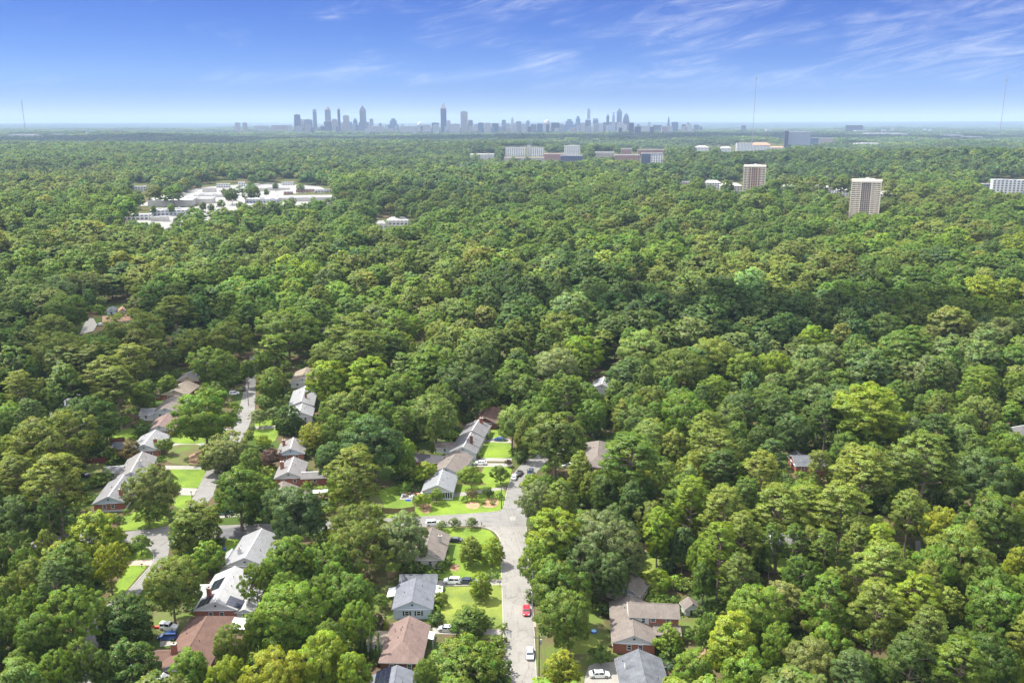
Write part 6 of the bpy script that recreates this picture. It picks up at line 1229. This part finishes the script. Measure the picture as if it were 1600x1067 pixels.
# ------------------------------------------------------------------ trees one can tell apart
# photo px of the crown's middle, crown width in px, kind, tone
HAND = '''386,578,28,o,g 406,568,28,o,g 362,307,17,o,o 318,322,12,o,d 331,325,11,o,d 300,327,10,o,g 345,318,12,o,g 376,322,12,o,g 416,300,10,o,g 396,299,10,o,f 405,319,13,o,g 470,292,12,o,g 430,291,10,o,d 350,299,10,o,g 268,326,12,o,f 240,327,10,o,g 282,339,12,o,g 455,316,14,o,g 490,315,14,o,f 250,312,9,o,g 1562,680,44,o,g 1205,848,36,p,g 1265,852,36,p,o 1105,985,44,o,g 1098,958,30,s,d 1310,724,28,s,d 953,748,40,o,g 925,760,40,o,o 1075,990,24,s,f 590,585,40,o,g 10,930,55,o,o 40,880,40,o,g 60,945,40,o,g 75,850,36,o,o 147,838,88,m,y 100,885,85,m,k 55,905,72,o,o 170,880,52,o,Y 170,914,20,b,Y 220,847,36,s,g 204,857,11,b,P 15,862,60,o,d 306,822,92,m,k 324,872,55,m,f 268,915,92,o,o 308,893,24,s,R 112,960,100,o,f 15,985,65,o,g
197,972,100,m,d 360,1012,56,o,o 298,1050,78,o,f 352,1062,70,o,y 205,1040,90,m,d 160,1045,40,o,d 60,1000,70,o,g 30,1045,60,o,g 90,1050,60,o,f 130,1035,50,o,g
320,645,112,o,f 357,708,82,m,t 374,766,100,o,g 240,760,78,o,t 232,797,50,s,f 257,694,30,s,g 200,702,38,s,R 246,731,24,s,R 130,655,98,o,d 74,690,118,o,o 14,655,70,o,g 88,748,92,p,o 26,745,62,p,o 18,810,82,o,b 170,585,72,p,o 182,600,60,p,o 165,746,28,b,g 150,752,22,b,f
165,809,18,b,g 178,809,18,b,g 152,810,18,b,g 197,799,12,b,f 187,811,16,b,g 225,669,26,s,d 233,672,20,b,g 92,453,70,o,w 100,487,70,o,g 85,515,72,o,o 95,547,92,o,o 215,518,88,o,o 155,552,70,o,g 205,565,68,p,o 275,485,62,p,o 305,535,56,o,o 335,572,68,o,g 362,527,75,o,o 385,487,46,t,f 30,606,55,p,o 60,628,50,o,d 153,484,20,b,f 225,615,40,o,g 262,605,36,m,g
426,597,50,m,o 405,650,34,s,w 430,645,28,s,w 450,656,48,m,d 487,684,46,m,Y 422,712,40,s,P 506,725,22,s,P 411,688,30,s,y 407,768,56,o,g 432,790,50,o,b 555,640,92,m,o 615,612,82,o,g 681,652,74,o,l 586,688,112,o,b 630,708,50,o,f 555,735,86,p,k 663,735,42,s,y 737,742,48,s,f 782,739,34,s,g 737,771,20,s,R 764,767,21,s,d 662,779,28,s,y 682,771,28,s,f
587,798,24,b,f 630,765,22,b,f 465,800,112,o,b 555,818,84,o,o 530,840,50,m,Y 637,836,86,o,w 690,819,20,s,w 711,816,21,s,w 737,815,21,s,w 735,862,44,m,k 769,863,40,m,y 800,662,60,o,l 450,875,98,o,f 400,905,50,o,g 520,885,62,o,g 545,930,78,o,g 450,965,112,o,f 400,985,50,o,g 555,852,90,o,o 582,907,22,s,R 597,937,30,s,g 592,968,30,s,P 604,976,18,n,Y 560,970,54,o,f 485,988,36,o,f
500,1032,98,o,y 440,1060,98,o,Y 552,1052,70,o,y 565,1004,6,c,d 570,1000,6,c,d 579.5,1008,7,c,d 591.5,1012,7,c,d 750,917,36,m,y 733,973,70,u,g 762,972,24,b,b 722,1040,122,u,f 664,1062,40,o,g 686,924,20,b,f 690,940,21,b,f 682,955,20,b,f 674,973,12,b,f 688,885,20,b,f 702,877,20,b,g 694,862,14,b,g 612,1034,16,b,Y 634,1034,14,b,f 655,1045,18,b,y
862,838,78,t,y 945,842,118,o,w 840,880,62,o,f 880,918,100,o,g 890,962,86,o,g 862,905,50,t,f 845,779,60,o,w 877,1052,68,m,Y 940,1018,40,s,g 1028,830,46,t,y 1067,848,50,o,b 1046,1003,50,m,f 1065,1018,30,s,g 1032,903,44,s,y 1003,905,22,b,Y 1085,1052,82,o,f 985,870,50,o,w 920,890,70,o,b 905,830,64,o,g 960,900,60,o,b
868,682,118,o,o 830,752,40,s,y 867,765,22,s,P 907,735,38,t,k 985,716,95,p,g 945,768,60,o,d 1018,628,60,o,o 1072,652,82,o,f 1045,748,60,o,o 1080,780,66,p,y 862,614,50,o,f 918,628,50,o,g 1000,662,60,o,l 1000,770,56,o,d 780,775,14,b,g 755,783,12,b,g 727,780,12,b,d 770,785,10,b,g 745,702,12,b,g 750,712,12,b,g 764,682,12,b,f 732,711,9,n,d 738,709,9,n,d 795,722,14,s,P 850,765,40,o,g 960,812,50,o,b
1218,642,92,m,d 1278,655,62,o,d 1362,645,108,t,y 1412,672,60,o,w 1470,640,48,p,o 1530,642,60,o,l 1120,705,72,p,o 1190,738,66,p,k 1218,795,84,p,k 1315,795,96,p,k 1350,737,90,p,k 1130,798,78,p,k 1447,717,104,p,o 1525,742,100,o,b 1555,812,110,o,g 1470,822,64,o,Y 1375,852,56,p,y 1506,868,110,o,k 1380,888,84,p,k 1125,852,66,p,y 1155,900,58,p,o 1220,948,90,m,t 1288,968,80,m,o 1370,948,80,p,k 1434,938,76,p,y
1450,992,76,p,o 1453,892,70,o,f 1555,952,108,o,g 1500,1018,60,o,g 1590,880,50,o,Y 1150,1002,90,t,y 1215,1012,55,o,f 1165,1058,108,o,f 1275,1048,90,o,t 1350,1052,62,o,g 1585,1060,50,o,Y 1545,1035,90,o,d 1400,1055,60,o,d 1260,790,60,p,k 1165,780,60,p,g 1090,730,56,o,k 1160,835,60,p,o 1240,850,40,p,g 1290,860,44,p,g 1340,850,50,p,o 1420,800,60,p,o 1250,900,60,o,g 1310,915,60,o,k 1190,690,50,o,d 1320,700,60,o,g 1390,740,60,o,b 1480,680,70,o,l 1580,700,60,o,f 1590,750,60,o,g 1100,905,50,o,g 1095,870,44,o,f
450,518,105,o,g 505,554,50,o,l 555,517,84,p,o 565,547,88,p,o 625,507,68,o,f 626,541,50,o,y 687,522,60,o,o 670,577,75,t,f 512,592,86,o,y 572,590,62,t,y 732,602,88,o,b 705,488,55,m,w 750,540,70,m,l 790,597,50,o,g 805,527,42,t,o 880,517,70,o,o 912,549,70,o,y 875,576,78,o,w 803,602,60,o,d 985,592,85,m,b 1065,577,90,o,o 1010,546,88,o,l 1115,556,78,o,k 1165,576,70,o,f 1112,607,50,o,f 1150,642,60,o,b 1274,528,50,o,y 1289,562,55,o,w 1341,553,60,o,l 1424,542,68,t,g 1385,513,60,o,d 1454,586,90,o,w 1532,598,60,o,f 1585,602,50,o,f 1206,572,60,o,y 1262,588,70,o,l 1562,520,70,o,t 1205,625,60,o,g 1310,600,60,o,g'''
BM = {'u': ('mag', 3), 'o': ('oak', 5), 'm': ('mag', 3), 'p': ('pine', 4), 't': ('tall', 3), 's': ('small', 2), 'c': ('cypress', 1), 'n': ('cone', 1), 'b': ('bush', 2)}
BN = {'u': ('spreading_tree', 'tree'), 'o': ('broadleaf_tree', 'tree'), 'm': ('dense_tree', 'tree'), 'p': ('pine_tree', 'pine'), 't': ('tall_tree', 'tree'), 's': ('ornamental_tree', 'tree'), 'c': ('cypress_tree', 'cypress'), 'n': ('conifer', 'conifer'), 'b': ('shrub', 'shrub')}
BG = {'u': 'low spreading trees by the lawns', 'o': 'broad crowned trees of the neighbourhood', 'm': 'dense low branched trees', 'p': 'tall pines', 't': 'tall narrow trees', 's': 'small garden trees', 'c': 'slender dark cypresses', 'n': 'small conifers', 'b': 'garden shrubs'}
def size_of(k, w):
    if k == 'p': h = min(33, max(15, .75*w + 16)); return h, .70
    if k == 'o': h = min(27, max(8, .62*w + 9)); return h, .62
    if k == 't': h = min(31, max(9, .8*w + 13)); return h, .62
    if k == 'm': h = min(21, max(5, .62*w + 4.5)); return h, .46
    if k == 'u': return w*.62 + 1, .45
    if k == 's': return w*.95, .62
    if k == 'c': return 9.6, .5
    if k == 'n': return w*1.5, .5
    return w*.85, .45
TREES = []                                        # x, y, w, h, kind, tone, crown middle px
def add_tree(x, y, w, h, k, tone, pxy): TREES.append([x, y, w, h, k, tone, pxy])
for s in HAND.split():
    a, b, w, k, tone = s.split(','); a, b, w = float(a), float(b), float(w); zc = 8.0
    far = b < 585
    for _ in range(4):
        if far:
            p = at(a, b, zc, terrain=True); dep = proj(p.x, p.y, p.z + zc)[2]
        else: p = at(a, b, zc); dep = proj(p.x, p.y, zc)[2]
        wm = w*dep/F_PX; hh, fr = size_of(k, wm); zc = hh*fr
    add_tree(p.x, p.y, wm, hh, k, tone, (a, b))
# fill the gaps in between, wherever the photo shows unbroken crowns
def clash_px(x, y, w, h, polys):
    for zf in (.15, .55, .95):
        q = proj(x, y, h*zf); r = .5*w*F_PX/q[2]*1.05
        for dx in (-1, -.5, 0, .5, 1):
            for poly in polys:
                if bool(in_poly(q[0] + dx*r, q[1], poly)): return True
    return False
def fill():
    r = random.Random(21); cand = []
    y = 150
    while y < FOREST_START + 8:
        half = .60*y + 16; x = -half
        while x < half: cand.append((x + r.uniform(-3, 3), y + r.uniform(-3, 3))); x += 6.5
        y += 6.0
    r.shuffle(cand); keys = [c for c in SEEDT]; n0 = len(TREES); small = []
    for x, y in cand:
        k = r.choice('ooooommtpp' if x > 60 else 'ooooooomtp'); w = r.uniform(10, 17) if k == 'o' else r.uniform(8, 12); 
        for shrink in (1, .72):
            ww = w*shrink; hh = size_of(k, ww)[0]
            if any((x - t[0])**2 + (y - t[1])**2 < (.40*(ww + t[2]))**2 for t in TREES): continue
            if any(bool(in_poly(x, y, g)) for g in OPEN_G): continue
            if clash_px(x, y, ww, hh, KEEP): continue
            j = int(np.argmin((SEEDX - x)**2 + (SEEDY - y)**2)); tone = SEEDT[j] if r.random() < .6 else r.choice('gfodbkl')
            q = proj(x, y, hh*.6)
            if not (-60 < q[0] < 1660 and q[1] < 1160): break
            add_tree(x, y, ww, hh, k, tone, (q[0], q[1])); break
        if len(TREES) - n0 > 230: break
    print('hand', n0, 'fill', len(TREES) - n0)
FILL_LATER = True
fill()
TW = {'d': 'dark green', 'g': 'mid green', 'f': 'fresh green', 'y': 'bright yellow green', 'l': 'pale green', 'o': 'olive green', 'b': 'blue green', 'Y': 'yellowish', 'P': 'purple leaved', 'R': 'reddish brown', 'k': 'light olive', 't': 'tan green', 'w': 'silvery green'}
KW = {'u': 'spreading tree', 'o': 'broad tree', 'm': 'dense tree', 'p': 'pine', 't': 'narrow tree', 's': 'small tree', 'c': 'slender cypress', 'n': 'small conifer', 'b': 'shrub'}
ORD = ['nearest', 'second', 'third', 'fourth', 'fifth', 'sixth', 'seventh', 'eighth', 'ninth', 'tenth', 'eleventh', 'twelfth', 'thirteenth', 'fourteenth']
for a, b, ph in ((1362, 645, 'the tall yellow green tree'), (1506, 868, 'the big pale tree at the right'), (1125, 852, 'the pine with a bare pale trunk'), (1220, 948, 'the tan green rounded tree'), (1525, 742, 'the blue green tree'), (1450, 992, 'the olive pine at the lower right'), (1288, 968, 'the olive rounded tree'), (147, 838, 'the blossoming tree at the left'), (92, 453, 'the silvery tree at the far left'), (945, 842, 'the silvery oak by the road'), (985, 592, 'the dark blue green tree'), (1112, 700, 'the first of the olive pines'), (1590, 880, 'the yellowish tree on the right edge'), (732, 602, 'the blue green dome'), (1274, 528, 'the bright tree in the middle wood')):
    LAND.append((a, b, ph))
def tree_labels():
    """Each tree takes the landmark it stands closest to: which side of it, and how manieth tree (or shrub) out on that side."""
    side = lambda dx, dy: ('right of' if dx > 0 else 'left of') if abs(dx) > abs(dy)*1.3 else ('below' if dy > 0 else 'above')
    opts = []; 
    for fam in ('b', 'omptscnu'):
        idx = [i for i, t in enumerate(TREES) if t[4] in fam]
        for li, (lx, ly, ph) in enumerate(LAND):
            by = {}
            for i in idx:
                dx, dy = TREES[i][6][0] - lx, TREES[i][6][1] - ly; by.setdefault(side(dx, dy), []).append((hypot(dx, dy), i))
            for s, v in by.items():
                v.sort(); v = [e for e in v if e[0] > 6]
                for k, (d, i) in enumerate(v[:14]): opts.append((d*(1 + .25*k), i, k, s, ph, fam))
    opts.sort(); lab = {}
    for c, i, k, s, ph, fam in opts:
        if i in lab: continue
        word = 'shrub' if fam == 'b' else 'tree'; lead = f"{TW[TREES[i][5]]} {KW[TREES[i][4]]}"
        lab[i] = f"{lead}, {ORD[k]} {word} {s} {ph}"
        if len(lab[i].split()) > 16 and len(lab[i].split()) - len(lead.split()) + 2 > 16: lab[i] = lab[i].replace(lead, 'tree' if word == 'tree' else 'shrub')
        elif len(lab[i].split()) > 16: lab[i] = lab[i].replace(lead, KW[TREES[i][4]] if TREES[i][5] not in 'yPRY' else TW[TREES[i][5]].split()[0] + ' ' + KW[TREES[i][4]])
    print('unlabelled by landmark', len(TREES) - len(lab))
    for i in range(len(TREES)):
        if i not in lab: lab[i] = f"{TW[TREES[i][5]]} {KW[TREES[i][4]]} {int(TREES[i][6][0]/8)/2} percent across and {int(TREES[i][6][1]/5.335)/2} percent down"
    return lab
def plant():
    lab = tree_labels(); print('LONG', [l for l in lab.values() if len(l.split()) > 16]); r = random.Random(3); keyn = {}
    for i, (x, y, w, h, k, tone, pxy) in enumerate(TREES):
        fam, n = BM[k]; key = '%s%d' % (fam, i*7 % n if n > 1 else 0); pw, ph, cm, tm = PROTO[key]
        col = np.array(TONE[tone])*r.uniform(.88, 1.14); col[0] *= r.uniform(.93, 1.07); nm, cat = BN[k]; l = lab[i]; wd = l.split()
        z = float(H(x, y)); rz = r.uniform(0, 2*pi); s = (w/pw*.94, w/pw*.94, h/ph*.96)
        if k == 'b':
            o = bpy.data.objects.new(nm, cm); COL.objects.link(o); tag(o, l, cat, BG[k]); o['leafcol'] = [float(c) for c in col]; o.location = (x, y, z); o.rotation_euler = (0, 0, rz); o.scale = s; continue
        t = thing(nm, l, cat, (x, y, z), rz, BG[k]); t.scale = s
        o = bpy.data.objects.new('trunk', tm); COL.objects.link(o); o.parent = t
        o = bpy.data.objects.new('crown', cm); COL.objects.link(o); o.parent = t; o['leafcol'] = [float(c) for c in col]
        BLOCKED.append((x, y, w*.34))
plant()
FAR_CLEAR += [k for k in KEEP if min(p[1] for p in k) < 700]
forest()
def undergrowth():
    """Saplings and bushes on the shaded floor of the wood."""
    r = np.random.default_rng(31); n = 9000; Y = r.uniform(150, 420, n); X = r.uniform(-1, 1, n)*(.6*Y + 25); ok = np.ones(n, bool)
    for g in OPEN_G: ok &= ~in_poly(X, Y, g)
    px = CX + F_PX*X/(Y*CP + CAM_H*SP); py = CY - F_PX*(Y*SP - CAM_H*CP)/(Y*CP + CAM_H*SP)
    for kp in KEEP:
        for dy in (0, -10): ok &= ~in_poly(px, py + dy, kp)
    ok &= vnoise(X, Y, 14, 4) > .36; X, Y = X[ok], Y[ok]; n = len(X)
    hid = bpy.data.collections.new('undergrowth_shapes')
    for i in range(2): hid.objects.link(bpy.data.objects.new('u%d' % i, leaf_mesh('undergrowth_%d' % i, dome(16, 1.0, 0, 1.7, .5, lz=.9, wob=.3), 420, .17)))
    s = r.uniform(.8, 2.4, n); col = np.array([TONE[k] for k in r.choice(list('dgofb'), n)])*r.uniform(.7, 1.2, n)[:, None]
    o = gn_forest('undergrowth', X, Y, H(X, Y), r.integers(0, 2, n), np.stack([s, s, s*r.uniform(.6, 1.2, n)], 1), col, hid); tag(o, 'bushes and saplings on the shaded ground between the trees', 'undergrowth', kind='stuff')
undergrowth()
